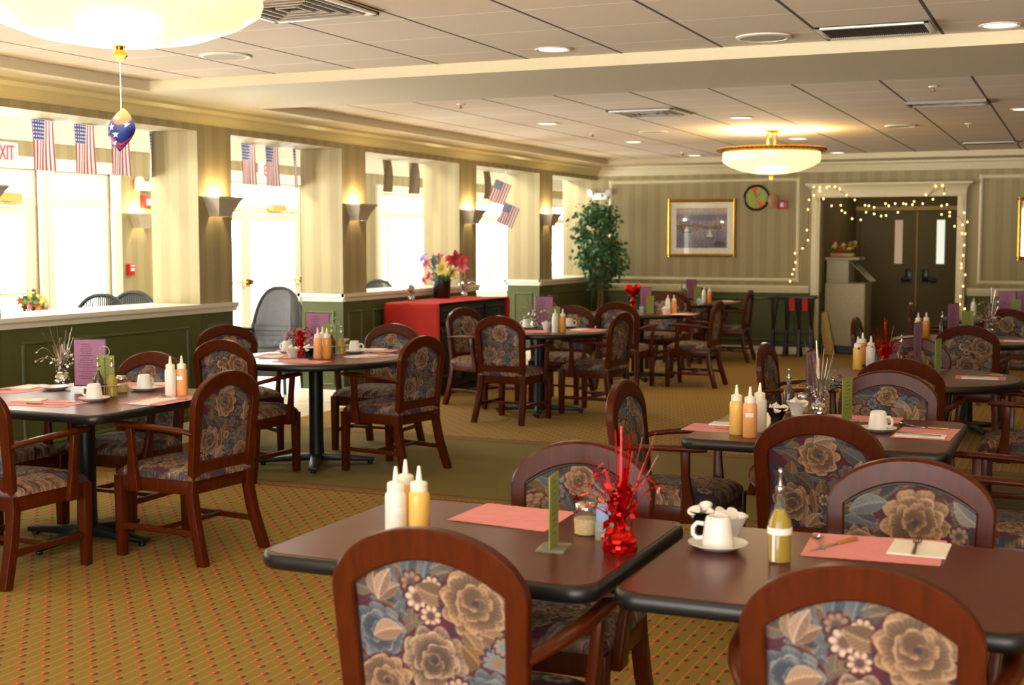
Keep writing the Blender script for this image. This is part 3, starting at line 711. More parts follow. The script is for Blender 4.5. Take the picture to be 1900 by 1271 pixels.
sqtable('square dark table at left front, red foil centrepiece and squeeze bottles on it', -1.955, -1.015, 2.83, 3.64)
sqtable('square dark table at right front with white cup and oil bottle', -.985, -.06, 2.83, 3.64)
sqtable('square dark table with three squeeze bottles and silver spray behind nearest right table', -1.50, -.44, 5.18, 6.15)
sqtable('square dark table beside green half wall, menu and cruets on it', -5.27, -4.14, 4.78, 5.90, .38)
rdtable('round dark table on the right with two upright cards and one pink placemat', -.89, 8.14)
rdtable('round dark table second from the back on the right', -.84, 11.35)
rdtable('round dark table farthest back on the right', -.74, 14.6)
rdtable('round dark table before the open glass doors at left', -4.86, 7.83)
rdtable('round dark table beside the red-draped sideboard', -4.48, 11.02, .6, 18)
rdtable('round dark table with red heart-shaped foil decoration', -4.56, 14.2)
rdtable('round dark table nearest the framed painting', -4.75, 16.72)
chair(-1.32, 2.82, 2, 'floral armchair seen from behind at the near table, closest chair on the left')
chair(-.39, 2.86, 2, 'floral armchair seen from behind at bottom right corner, closest chair on the right')
chair(-1.43, 3.63, 180, 'floral armchair facing us behind the red foil centrepiece')
chair(-.44, 3.70, 180, 'floral armchair facing us behind the oil bottle and pink placemat')
chair(-.865, 5.08, 0, 'floral armchair with its back to us, before the table with three squeeze bottles')
chair(-1.65, 5.71, -90, 'floral armchair edge-on at the left side of the three-bottle square table')
chair(-.85, 6.35, 180, 'floral armchair facing us across the three-bottle square table')
chair(-.26, 5.45, 90, 'floral armchair at the right side of the three-bottle table, only arms and seat showing')
chair(-.89, 7.6, 0, 'floral armchair with its back to us, in front of the right-hand round table')
chair(-1.54, 8.15, -90, 'floral armchair edge-on at the left side of the right-hand round table')
chair(-1.0, 8.72, 180, 'floral armchair facing us behind the red sprays of the right-hand round table')
chair(-.24, 7.9, 90, 'floral armchair at the right of the right-hand round table, empty seat showing')
chair(-.78, 10.68, 0, 'floral armchair with its back to us beyond the right-hand round table')
chair(-1.46, 11.2, -90, 'floral armchair edge-on before the white machine, left of the second right-hand round table')
chair(-.64, 13.43, 0, 'floral armchair with its back to us at the farthest right-hand table, by the frame edge')
chair(-1.33, 13.95, -90, 'floral armchair, thin dark sliver in front of the service doors')
chair(-4.58, 4.69, 0, 'floral armchair at the left frame edge, near side of the half-wall table')
chair(-4.07, 5.36, 85, 'floral armchair with back to us at right end of the half-wall table')
chair(-4.87, 5.84, 180, 'floral armchair facing us behind cup and squeeze bottles on the half-wall table')
chair(-5.28, 5.3, -90, 'floral armchair at the far left of the half-wall table, mostly behind it')
chair(-5.06, 7.29, 0, 'floral armchair with its back to us, near side of the doorway round table')
chair(-5.72, 8.14, -125, 'floral armchair by the end of the green half wall, behind another chair')
chair(-4.27, 7.87, 79, 'floral armchair on the walkway right of the doorway round table, back turned')
chair(-4.83, 8.65, 180, 'floral armchair facing us behind the white cup of the doorway round table')
chair(-5.18, 11.32, -108, 'floral armchair in front of the black sideboard face')
chair(-4.5, 10.45, -4, 'floral armchair with its back squarely to us before the sideboard round table')
chair(-4.6, 11.9, 180, 'floral armchair facing us behind the orange bottles of the sideboard round table')
chair(-4.01, 11.22, 84, 'floral armchair side-on at the right of the sideboard round table')
chair(-4.42, 13.25, 0, 'floral armchair with its back to us at the red heart table')
chair(-3.79, 13.74, 90, 'floral armchair side-on at the right of the red heart table')
chair(-4.6, 15.05, 180, 'floral armchair facing us behind the red heart table, mostly hidden')
chair(-5.42, 14.3, -90, 'floral armchair just showing behind the menu of the sideboard table')
chair(-4.64, 16.0, 0, 'floral armchair with dark arch, near side of the table closest to the painting')
chair(-4.87, 17.45, 180, 'floral armchair against the back wall facing the room below the painting')
chair(-4.17, 16.8, 92, 'floral armchair side-on before the black tray stand')

# ------------------------------------------------------------------ table settings
Z0 = .7465
def P(px, py, dz=0): p = at(px, py, z=Z0); p.z = Z0 + dz; return p
NOUN = {}
def bottle(kind):
    def mk(label, cat, group):
        r = thing('squeeze_bottle', label, cat, (0, 0, 0), 0, group)
        MB().lathe([(.0, 0), (.026, 0), (.029, .004), (.029, .128), (.0275, .136), (.022, .142), (.022, .15)], 20).build('bottle_body', kind, r, angle=50)
        MB().lathe([(.0235, .142), (.0235, .162), (.02, .166), (.0085, .170), (.0065, .19), (.004, .208), (0, .209)], 16).build('nozzle_cap', 'plastic_nozzle', r, angle=40)
        return r
    return mk
BN = {'sauce_white': 'white', 'sauce_yellow': 'yellow', 'sauce_peach': 'peach', 'sauce_orange': 'orange'}
def bottles(tb, lst):
    for kind, px, py, extra in lst:
        place(kind, bottle(kind), '%s squeeze bottle %son the %s' % (BN[kind], extra, D[tb]), 'bottle', P(px, py), random.uniform(0, 6), 'squeeze bottles on the tables')
random.seed(4)
bottles('T1', [('sauce_white', 735, 1009, ''), ('sauce_yellow', 778, 1008, ''), ('sauce_peach', 753, 992, '')])
bottles('R1', [('sauce_yellow', 1366, 806, ''), ('sauce_peach', 1391, 811, ''), ('sauce_white', 1409, 801, '')])
bottles('R2', [('sauce_yellow', 1591, 686, ''), ('sauce_orange', 1600, 676, ''), ('sauce_white', 1615, 685, '')])
bottles('R3', [('sauce_peach', 1703, 627, ''), ('sauce_orange', 1718, 626, '')])
bottles('R4', [('sauce_white', 1806, 590, '')])
bottles('L1', [('sauce_white', 317, 735, ''), ('sauce_peach', 338, 734, '')])
bottles('L2', [('sauce_peach', 590, 665, ''), ('sauce_orange', 607, 665, ''), ('sauce_white', 599, 661, '')])
bottles('L3', [('sauce_white', 1030, 617, ''), ('sauce_orange', 1044, 617, '')])
bottles('L4', [('sauce_white', 1239, 582, ''), ('sauce_orange', 1250.5, 582, '')])
bottles('L5', [('sauce_white', 1306, 562, ''), ('sauce_orange', 1316, 562, '')])
for tb, kind in (('R1', 'sauce_peach'), ('L1', 'sauce_peach'), ('T1', 'sauce_white')):  # small paper labels on three bottles
    for o in list(COL.objects):
        if o.get('label') == '%s squeeze bottle on the %s' % (BN[kind], D[tb]):
            def lf(u, v): a = R(-35 + 70 * u) - PI / 2; return (.0296 * math.cos(a), .0296 * math.sin(a), .085 + .018 * v)
            lb = MB().grid(lf, 8, 1).build('paper_label', 'label_paper', o, rot=(0, 0, -o.rotation_euler.z + (.9 if tb == 'T1' else .15))); lb['label'] = 'small white paper label'
def cup(label, cat, group):
    r = thing('coffee_cup', label, cat, (0, 0, 0), 0, group)     # standing upside down
    MB().lathe([(.0, .002), (.038, .002), (.041, 0), (.042, .003), (.040, .03), (.034, .07), (.031, .078), (.027, .081), (.025, .078), (0, .077)], 28).build('cup_body', 'white_ceramic', r, angle=60)
    MB().tube([(.037, 0, .058), (.055, 0, .06), (.066, 0, .048), (.066, 0, .03), (.055, 0, .02), (.040, 0, .022)], [.006] * 6, 8, (0, 1, 0)).build('cup_handle', 'white_ceramic', r, angle=60)
    return r
def saucer(label, cat, group):
    o = MB().lathe([(0, .004), (.03, .004), (.034, 0), (.042, .001), (.07, .014), (.078, .018), (.078, .020), (.068, .017), (.04, .007), (0, .007)], 32).build('saucer', 'white_ceramic', None, angle=60)
    return tag(o, label, cat, group)
def cups(tb, lst):
    for px, py, rz, ex in lst:
        p = P(px, py)
        place('saucer', saucer, 'white saucer under the %scup on the %s' % (ex, D[tb]), 'saucer', p, 0, 'saucers under the cups')
        place('cup', cup, 'white coffee cup turned upside down, %son the %s' % (ex and ex + ', ', D[tb]), 'cup', p + Vector((0, 0, .0075)), rz, 'upturned coffee cups')
cups('T2', [(1332, 1019, 3.3, '')]); cups('R1', [(1629, 801, -.4, '')]); cups('L1', [(175, 744, 3.3, 'front '), (268, 725, 1.5, 'rear ')])
cups('L2', [(533, 655, 3.0, 'left '), (658, 655, .2, 'right ')]); cups('L3', [(977, 610, 3, 'left '), (1056, 608, .3, 'right ')])
place('saucer', saucer, 'empty white saucer behind the menu on the %s' % D['L1'], 'saucer', P(104, 723), 0, 'saucers under the cups')
# placemats, napkins, cutlery
def mat_quad(tb, c, label):
    pts = [P(*q) for q in c]; n = 24; mb = MB()
    def fn(u, v):
        a = pts[0].lerp(pts[3], u); b = pts[1].lerp(pts[2], u); p = a.lerp(b, v)
        e = .0012 * math.sin(u * 60) * (v in (0, 1)) ; d = (b - a).normalized()
        p = p + d * e * 2; p.z = Z0 + .0012 + .0006 * math.sin(u * 5 + v * 3); return p
    mb.grid(fn, n, 6); o2 = len(mb.v); half = [(q[0], q[1], Z0 + .0003) for q in mb.v]; nf = list(mb.f); mb.raw(half, nf)
    tag(mb.build('placemat', 'pink_paper'), label, 'placemat', 'pink paper placemats')
def rectmat(tb, px, py, w, h, rz, label):
    p = P(px, py); rot = Matrix.Rotation(rz, 4, 'Z'); mb = MB().prism(rrect(w, h, .012, 4), 0, .0012).xf(Matrix.Translation((p.x, p.y, Z0 + .0002)) @ rot)
    tag(mb.build('placemat', 'pink_paper'), label, 'placemat', 'pink paper placemats')
mat_quad('T1', ((829, 965), (905, 934), (1069, 951), (1010, 987)), 'bare pink placemat left of the red foil centrepiece')
mat_quad('T2', ((1484, 1032), (1509, 989), (1757, 1005), (1744, 1051)), 'pink placemat with knife, spoon and white napkin right of the oil bottle')
mat_quad('R1', ((1650, 812), (1677, 792), (1783, 797), (1762, 818)), 'pink placemat with napkin right of the upturned cup on the three-bottle table')
rectmat('R1', 1338, 795, .30, .22, 0, 'pink placemat mostly behind the three squeeze bottles'); rectmat('R1', 1600, 777, .34, .2, 0, 'pink placemat behind the upturned cup, at the far side of the three-bottle table')
rectmat('R2', 1819, 701, .28, .2, .03, 'pink placemat on the right-hand round table'); rectmat('R3', 1888, 633, .36, .24, 0, 'pink placemat on the %s' % D['R3'])
rectmat('L1', 80, 748, .4, .26, .1, 'pink placemat at the front left of the half-wall table'); rectmat('L1', 40, 722, .4, .26, PI / 2, 'pink placemat at the back left of the half-wall table'); rectmat('L1', 305, 742, .26, .40, 0, 'pink placemat at the right end of the half-wall table'); rectmat('L1', 262, 715, .36, .2, 0, 'pink placemat at the far side of the half-wall table')
rectmat('L2', 515, 660, .26, .36, .3, 'pink placemat at the left of the doorway round table'); rectmat('L2', 690, 660, .26, .36, -.3, 'pink placemat at the right of the doorway round table'); rectmat('L2', 690, 650.5, .36, .22, .2, 'pink placemat at the far side of the doorway round table')
rectmat('L2', 560, 671, .36, .2, 0, 'pink placemat at the near side of the doorway round table')
rectmat('L3', 1092, 613, .26, .36, 0, 'pink placemat at the right of the sideboard round table'); rectmat('L3', 990, 615, .26, .3, 0.2, 'pink placemat at the left of the sideboard round table')
rectmat('L4', 1262, 583, .34, .4, 0, 'pink placemat at the right of the red heart table'); rectmat('L4', 1160, 583, .3, .3, 0, 'pink placemat at the left of the red heart table'); rectmat('L5', 1350, 560, .3, .36, 0, 'pink placemat on the table nearest the painting')
def napkin(px, py, w, h, rz, label, dz=.0016):
    p = P(px, py); mb = MB()
    def fn(u, v): return ((u - .5) * w, (v - .5) * h, .005 + .0015 * math.sin(u * 7) * math.sin(v * 4 + 1))
    mb.grid(fn, 16, 10); top = list(mb.v); nf = list(mb.f); mb.raw([(a, b, .0004) for a, b, c in top], nf)
    rim = [i for i in range(17)] + [i * 17 + 16 for i in range(1, 11)] + [10 * 17 + i for i in reversed(range(16))] + [i * 17 for i in reversed(range(1, 10))]
    n = len(top); mb.f += [(rim[i], rim[(i + 1) % len(rim)], n + rim[(i + 1) % len(rim)], n + rim[i]) for i in range(len(rim))]
    mb.xf(Matrix.Translation((p.x, p.y, Z0 + dz)) @ Matrix.Rotation(rz, 4, 'Z'))
    tag(mb.build('napkin', 'napkin'), label, 'napkin', 'folded paper napkins')
napkin(1706, 1021, .145, .17, 0, 'folded white napkin on the placemat right of the oil bottle')
napkin(1708, 810, .20, .09, 0, 'folded napkin on the right placemat of the three-bottle table')
napkin(1818, 703, .2, .1, 0, 'folded napkin on the placemat of the right-hand round table'); napkin(1890, 634, .22, .12, 0, 'folded napkin on the placemat of the %s' % D['R3'])
napkin(1347, 788, .13, .1, 0, 'folded napkin beside the yellow bottle of the three-bottle table')
napkin(55, 744, .15, .1, .4, 'folded napkin at front left of the half-wall table'); napkin(55, 719, .13, .2, .2, 'folded napkin at back left of the half-wall table'); napkin(285, 746, .12, .26, .1, 'folded napkin at right end of the half-wall table'); napkin(290, 713, .16, .1, .1, 'folded napkin beside the rear cup of the half-wall table')
napkin(505, 663, .14, .2, .3, 'folded napkin at left of the doorway round table'); napkin(690, 649, .22, .11, .2, 'folded napkin at far right of the doorway round table'); napkin(672, 662, .12, .24, -.2, 'folded napkin at right front of the doorway round table')
napkin(1075, 612, .12, .22, 0, 'folded napkin on the sideboard round table'); napkin(1262, 583, .14, .22, 0, 'folded napkin on the red heart table'); napkin(1348, 559, .14, .2, 0, 'folded napkin on the table nearest the painting')
def knife(label, cat, group):
    r = thing('knife', label, cat, (0, 0, 0), 0, group)
    MB().prism([(-.005, 0), (.007, 0), (.008, .09), (.004, .118), (-.004, .11)], .0, .0022).build('blade', 'steel', r)
    MB().prism([(-.007, -.085), (.007, -.085), (.006, 0), (-.005, 0)], 0, .008).build('knife_handle', 'amber_handle', r, bevel=.002)
    return r
def spoonlike(kind):
    def mk(label, cat, group):
        mb = MB(); mb.prism([(-.005, -.09), (.005, -.09), (.003, .03), (-.003, .03)], .001, .004)
        if kind == 'spoon': mb.lathe([(0, 0), (.012, .002), (.017, .006), (.018, .007), (.016, .0062), (.011, .003), (0, .0015)], 16, (0, .05, 0))
        else:
            mb.prism([(-.004, .028), (.004, .028), (.011, .05), (-.011, .05)], .001, .004)
            for i in range(4): mb.box((-.0093 + i * .0062, .072, .0025), (.003, .045, .002))
        return tag(mb.build(kind, 'steel'), label, cat, group)
    return mk
def cutlery(kind, px, py, rz, label, dz=.002):
    p = P(px, py, dz); place(kind, knife if kind == 'knife' else spoonlike(kind), label, kind, p, rz, 'cutlery on the placemats')
cutlery('knife', 1554, 1011, 2.7, 'knife with amber handle on the placemat right of the oil bottle'); cutlery('spoon', 1520, 1008, .3, 'spoon on the placemat beside the oil bottle'); cutlery('fork', 1699, 1021, .05, 'fork lying on the white napkin right of the oil bottle', .008)
cutlery('knife', 1722, 796, 1.5, 'knife on the right placemat of the three-bottle table'); cutlery('spoon', 1690, 791, .9, 'spoon on the right placemat of the three-bottle table'); cutlery('fork', 1705, 810, 1.4, 'fork on the napkin of the three-bottle table', .008)
cutlery('knife', 1330, 796, 1.5, 'knife beside the yellow squeeze bottle'); cutlery('knife', 1835, 697, 1.3, 'knife on the placemat of the right-hand round table'); cutlery('fork', 1805, 698, .9, 'fork on the placemat of the right-hand round table')
cutlery('knife', 80, 751, -1.3, 'knife with amber handle at front left of the half-wall table'); cutlery('fork', 118, 747, -1.0, 'fork at front left of the half-wall table'); cutlery('knife', 20, 724, -1.0, 'knife at back left of the half-wall table'); cutlery('spoon', 312, 737, 1.2, 'spoon at right end of the half-wall table'); cutlery('knife', 327, 740, 1.3, 'knife at right end of the half-wall table')
cutlery('knife', 540, 667, -1.2, 'knife at the left of the doorway round table'); cutlery('knife', 705, 658, 1.2, 'knife at the right of the doorway round table'); cutlery('spoon', 693, 656, .9, 'spoon at the right of the doorway round table')
# menus and green cards
def textlines(mb, w, h, seed, rows=16, title=True):              # rows of small dark strokes, illegible as in the photo
    rs = random.Random(seed)
    for i in range(rows):
        
        y = h * (.9 - .8 * i / rows); L = w * rs.uniform(.2, .5); x = 0; xs = -L / 2
        while xs < L / 2:
            q = rs.uniform(.004, .011); mb.box((xs + q / 2, -.0022, y), (q, .0005, h * .012)); xs += q + .003
    return mb
def menu(label, cat, group):
    r = thing('menu_stand', label, cat, (0, 0, 0), 0, group)
    fr = MB(); w, h = .17, .245
    fr.box((0, .002, .03 + h / 2), (w + .012, .003, h + .012))
    fr.build('menu_cover', 'dark_wood', r, bevel=.001)
    cdd = MB().box((0, -.0005, .03 + h / 2), (w, .002, h)).build('menu_sheet', 'purple_paper', r)
    textlines(MB(), w, h, 3).xf(Matrix.Translation((-.02, 0, .03))).build('print', 'ink', cdd)
    MB().box((0, 0, .015), (.055, .05, .03)).build('menu_clip', 'steel', r, bevel=.003)
    return r
def menus(tb, px, py, rz, ex=''): place('menu', menu, 'purple menu card standing %son the %s' % (ex, D[tb]), 'menu', P(px, py), rz, 'purple menus on the tables')
menus('L1', 168, 725, .33); menus('L2', 590, 650.5, .35); menus('L3', 1009, 605, .45); menus('L4', 1198, 578.5, 1.05); menus('L5', 1283, 556.5, 1.0)
menus('R1', 1505, 757, 1.48); menus('R2', 1702, 679, 1.42); menus('R3', 1768, 624, 1.1); menus('R4', 1868, 590, .2, 'at left '); menus('R4', 1900, 590, .3, 'at right ')
def gcard(label, cat, group):
    r = thing('card_holder', label, cat, (0, 0, 0), 0, group)
    MB().box((0, 0, .004), (.10, .075, .008)).build('holder_base', 'clear_acrylic', r, bevel=.002)
    cdd = MB().box((0, 0, .008 + .095), (.10, .003, .19)).build('green_card', 'green_paper', r)
    textlines(MB(), .1, .19, 21, 9).xf(Matrix.Translation((0, .0002, .008))).build('print', 'ink', cdd)
    return r
def cards(tb, px, py, rz): place('card', gcard, 'green card in a clear stand on the %s' % D[tb], 'card stand', P(px, py), rz, 'green cards on the tables')
cards('T1', 1027, 1019, 1.72); cards('R1', 1571, 783, 1.3); cards('R2', 1740, 688, 1.3); cards('R3', 1795, 619, .3); cards('R4', 1884, 591, .2); cards('L1', 197, 728.5, .25); cards('L2', 611, 651.5, .3); cards('L3', 1029, 608.5, .6); cards('L4', 1206, 583, 1.0); cards('L5', 1294, 561.5, .8)
# cruets
def cruet(fill):
    def mk(label, cat, group):
        r = thing('cruet_bottle', label, cat, (0, 0, 0), 0, group)
        MB().lathe([(0, 0), (.027, 0), (.029, .004), (.029, .085), (.024, .102), (.013, .118), (.010, .15), (.012, .154)], 18).build('glass_bottle', 'clear_glass', r, angle=50)
        MB().lathe([(0, .003), (.0265, .003), (.0265, .084), (.022, .1), (.011, .115), (.007, .135), (0, .136)] if fill != 'oil' else [(0, .003), (.0265, .003), (.0265, .086), (.012, .112), (0, .113)], 18).build('liquid', fill, r, angle=50)
        MB().lathe([(.0125, .15), (.0135, .153), (.0125, .162), (.006, .166), (.004, .19), (.006, .195), (.003, .202), (0, .203)], 12).build('pourer', 'steel', r, angle=50)
        return r
    return mk
def cruets(tb, px, py, fill, ex=''): place('cr' + fill, cruet(fill), '%s %son the %s' % ('glass oil bottle' if fill == 'oil' else 'dark vinegar bottle', ex, D[tb]), 'bottle', P(px, py), 0, 'oil and vinegar bottles')
cruets('T2', 1446, 1042, 'oil'); cruets('R1', 1463, 762, 'vinegar'); cruets('R2', 1672, 679, 'vinegar'); cruets('R3', 1748, 622, 'vinegar'); cruets('L4', 1213, 582, 'vinegar'); cruets('L5', 1297, 561, 'vinegar')
def caddy(label, cat, group):
    r = thing('cruet_caddy', label, cat, (0, 0, 0), 0, group)
    MB().tube([(.08 * math.cos(a), .042 * math.sin(a), .06) for a in [2 * PI * i / 24 for i in range(24)]], .003, 6, closed=True).box((0, 0, .0015), (.13, .075, .003)).build('rack', 'steel', r)
    MB().tube([(0, 0, .003), (0, 0, .21)], .003, 6).tube([(.026 * math.cos(a), 0, .236 + .026 * math.sin(a)) for a in [2 * PI * i / 20 for i in range(20)]], .0028, 6, (0, 1, 0), closed=True).build('loop_handle', 'steel', r)
    return r
for tb, px, py, rz, ex in (('L1', 196, 736.5, .3, 'with loop handle '), ('L2', 625, 657.5, .2, '')):
    q = P(px, py); place('caddy', caddy, 'steel cruet rack %son the %s' % (ex, D[tb]), 'rack', q, rz, 'cruet racks')
    for s_, fill in ((-1, 'vinegar'), (1, 'oil')):
        o = place('cr' + fill, cruet(fill), '%s in the rack on the %s' % ('glass oil bottle' if fill == 'oil' else 'dark vinegar bottle', D[tb]), 'bottle', q + Vector((s_ * .037 * math.cos(rz), s_ * .037 * math.sin(rz), .0032)), 0, 'oil and vinegar bottles'); o.scale = (1, 1, 1)
# oil bottle at the front wears a white paper cross band
for o in list(COL.objects):
    if o.get('label', '').startswith('glass oil bottle on the nearest'):
        o.scale = (1.06, 1.06, 1.17); MB().lathe([(.0296, .062), (.0296, .076)], 18).box((-.008, -.0296, .034), (.007, .0006, .058)).build('paper_band', 'label_paper', o)['label'] = 'white paper band'
# shakers
def shaker(label, cat, group):
    r = thing('shaker_jar', label, cat, (0, 0, 0), 0, group)
    MB().lathe([(0, 0), (.03, 0), (.034, .005), (.035, .05), (.028, .066), (.026, .072)], 18).build('glass_jar', 'clear_glass', r, angle=50)
    MB().lathe([(0, .003), (.031, .003), (.0325, .045), (0, .046)], 18).build('jar_contents', 'cheese', r)
    MB().lathe([(.027, .07), (.029, .071), (.029, .084), (.022, .09), (0, .091)], 18).build('jar_lid', 'steel', r, angle=50)
    return r
for tb, px, py in (('T1', 1087, 991), ('L1', 226, 728), ('L2', 641, 650.5), ('R1', 1490, 764)):
    place('shaker', shaker, 'glass cheese shaker with metal lid on the %s' % D[tb], 'shaker', P(px, py), 0, 'cheese shakers')
# sugar packets
def sugar(label, cat, group):
    r = thing('sugar_caddy', label, cat, (0, 0, 0), 0, group)
    MB().box((0, 0, .02), (.05, .08, .003)).box((0, .04, .025), (.05, .003, .05)).box((0, -.04, .025), (.05, .003, .05)).box((-.025, 0, .025), (.003, .08, .05)).box((.025, 0, .025), (.003, .08, .05)).box((0, 0, .0015), (.05, .08, .003)).build('caddy_box', 'clear_acrylic', r)
    pk = MB(); rs = random.Random(2)
    for i in range(9): pk.box((rs.uniform(-.003, .003), -.034 + i * .0085, .05 + rs.uniform(-.004, .006)), (.042, .0045, .062), Matrix.Rotation(rs.uniform(-.12, .12), 3, 'X'))
    o = pk.build('sugar_packets', 'blue_packet', r); o['kind'] = 'stuff'
    return r
for tb, px, py in (('T1', 1123, 997), ('L4', 1190, 583), ('L5', 1297, 566)):
    place('sugar', sugar, 'caddy of pale blue sugar packets on the %s' % D[tb], 'sugar caddy', P(px, py), .3, 'sugar caddies')
# creamer bowls and the creamers heaped in them
def bowl(kind):
    def mk(label, cat, group):
        return tag(MB().lathe([(0, .0), (.026, 0), (.028, .004), (.026, .012), (.04, .04), (.05, .062), (.052, .064), (.049, .062), (.036, .036), (.02, .014), (0, .012)], 24).build('bowl', kind, None, angle=60), label, cat, group)
    return mk
def creamer(label, cat, group):
    r = thing('creamer', label, cat, (0, 0, 0), 0, group)
    MB().lathe([(0, 0), (.011, 0), (.0165, .022), (0, .022)], 12).build('creamer_cup', 'creamer_lid', r, angle=50)
    MB().lathe([(0, .022), (.0185, .022), (.0185, .0235), (0, .024)], 14).lathe([(0, .0238), (.006, .0238), (.006, .0246), (0, .0247)], 10).build('creamer_cover', 'creamer_lid', r)
    return r
def bowls(tb, px, py, kind, n):
    p = P(px, py); nm = 'white' if kind == 'white_ceramic' else 'black'
    place('bowl' + kind, bowl(kind), 'small %s bowl of creamers on the %s' % (nm, D[tb]), 'bowl', p, 0, 'creamer bowls')
    rs = random.Random(px)
    for i in range(n):
        a = 2 * PI * i / max(1, n - 1) if i else 0; rr = .03 if i else 0
        o = place('creamer', creamer, 'creamer in the %s bowl on the %s' % (nm, D[tb]), 'creamer', p + Vector((rr * math.cos(a), rr * math.sin(a), .046 + (.012 if not i else 0))), 0, 'creamers in the %s bowl on the %s' % (nm, D[tb]))
        o.rotation_euler = (rs.uniform(-.9, .9), rs.uniform(-.9, .9), rs.uniform(0, 6))
bowls('T2', 1310, 988, 'black_plastic', 6); bowls('T2', 1352, 1000, 'white_ceramic', 7); bowls('R1', 1441, 781, 'black_plastic', 5); bowls('R1', 1479, 770, 'white_ceramic', 4)
bowls('L2', 542, 663, 'white_ceramic', 6); bowls('L2', 573, 662, 'black_plastic', 5); bowls('L3', 1014, 612, 'white_ceramic', 5); bowls('L4', 1234, 583, 'white_ceramic', 4)
# foil centrepieces
def centre(kind, seed, height):
    nm = 'red_foil' if kind == 'red' else 'silver_foil'
    def mk(label, cat, group):
        r = thing('foil_centrepiece', label, cat, (0, 0, 0), 0, group); rs = random.Random(seed)
        mb = MB()
        def fn(u, v):
            a = 2 * PI * u; q = .036 * (1 - .35 * max(0, v - .6) / .4) * (1 if v > .02 else .95); sq = 1 / max(abs(math.cos(a)), abs(math.sin(a))) ** .6
            return (q * sq * math.cos(a) + rs.uniform(-.003, .003), q * sq * math.sin(a) + rs.uniform(-.003, .003), v * .055)
        mb.grid(fn, 28, 8, True); mb.v += []; mb.prism(circ(.026, 12), .05, .056); mb.prism(circ(.036, 12), .0, .002)
        mb.build('weight', nm, r, angle=8)
        mb = MB()                                                # crinkled foil tuft
        for i in range(120):
            a = rs.uniform(0, 2 * PI); z = rs.uniform(.05, .16); q = rs.uniform(.0, .035) * (1.2 - abs(z - .10) * 5); s_ = rs.uniform(.009, .018)
            c = Vector((q * math.cos(a), q * math.sin(a), z)); d1 = Vector((rs.uniform(-1, 1), rs.uniform(-1, 1), rs.uniform(-.3, 1))).normalized(); d2 = d1.cross(Vector((rs.uniform(-1, 1), rs.uniform(-1, 1), rs.uniform(-1, 1)))).normalized()
            mb.raw([c - d1 * s_, c + d2 * s_ * .6, c + d1 * s_, c - d2 * s_ * .6 + d1 * .002], [(0, 1, 2), (0, 2, 3)])
        mb.build('foil_tuft', nm, r, angle=5)
        mb = MB()                                                # straight streamers
        for i in range(26):
            a = rs.uniform(0, 2 * PI); tl = rs.uniform(.05, .28); L = height * rs.uniform(.6, 1.0); c = Vector((.01 * math.cos(a), .01 * math.sin(a), .06)); tip = Vector((math.cos(a) * tl * .35, math.sin(a) * tl * .35, L)); side = Vector((-math.sin(a), math.cos(a), 0)) * rs.uniform(.0012, .0024)
            mid = c.lerp(tip, .5) + Vector((0, 0, .01))
            mb.raw([c - side, c + side, mid + side, mid - side, tip + side * .7, tip - side * .7], [(0, 1, 2, 3), (3, 2, 4, 5)])
        mb.build('streamers', nm, r)
        mb = MB()                                                # curling wires with stars
        for i in range(13):
            a = rs.uniform(0, 2 * PI); L = rs.uniform(.07, .15); up = rs.uniform(.06, .16); pts = []
            for k_ in range(9):
                t_ = k_ / 8; pts.append(Vector((math.cos(a) * L * t_, math.sin(a) * L * t_, .06 + up * math.sin(t_ * 2.1) - .02 * t_)))
            mb.tube(pts, .0012, 4)
            for k_ in (4, 6, 8):
                c = pts[k_]; s_ = rs.uniform(.008, .015); e1 = Vector((rs.uniform(-1, 1), rs.uniform(-1, 1), rs.uniform(-1, 1))).normalized(); e2 = e1.cross(Vector((.3, .5, .8))).normalized(); st = []
                for j in range(10):
                    q = s_ if j % 2 == 0 else s_ * .45; st.append(c + e1 * q * math.cos(PI * j / 5) + e2 * q * math.sin(PI * j / 5))
                mb.raw(st, [tuple(range(10))])
        mb.build('star_sprays', nm, r, angle=5)
        return r
    return mk
def centres(tb, px, py, kind, h, key, where=None):
    o = place('ctr' + key, centre(kind, len(key) * 7 + ord(key[0]), h), '%s foil star centrepiece on the %s' % (kind, D[tb] if where is None else where), 'centrepiece', P(px, py), random.uniform(0, 6), 'foil centrepieces')
    if tb == 'T1': o.scale = (1.1, 1.1, 1.12); o.rotation_euler.z = 2.6
centres('T1', 1149, 1024, 'red', .30, 'red')
centres('R2', 1643, 691, 'red', .32, 'red'); centres('L2', 559, 658, 'red', .2, 'redshort'); centres('L1', 115, 710, 'silver', .33, 'silver'); centres('L3', 991, 608.5, 'silver', .33, 'silver'); centres('L5', 1267, 558, 'silver', .28, 'silver'); centres('R1', 1520, 768, 'silver', .36, 'silvertall'); centres('R3', 1834, 623, 'silver', .28, 'silver'); centres('R4', 1838, 593, 'silver', .28, 'silver')
# red heart foil decoration
hp = P(1174, 578); r = thing('heart_decoration', 'red heart-shaped foil decoration standing on a round table', 'decoration', hp, R(20))
def hf(u, v):
    a = 2 * PI * u; q = math.sin(PI * v / 1); x = 16 * math.sin(a) ** 3; z = 13 * math.cos(a) - 5 * math.cos(2 * a) - 2 * math.cos(3 * a) - math.cos(4 * a)
    return (x * .0058 * q, (v - .5) * .07, .24 + z * .0062 * q)
MB().grid(hf, 36, 10, True).build('heart', 'red_foil', r, angle=80)
MB().lathe([(0, 0), (.045, 0), (.045, .04), (.02, .08), (.03, .12), (.012, .16), (0, .16)], 14).build('stem_base', 'red_foil', r, angle=25)

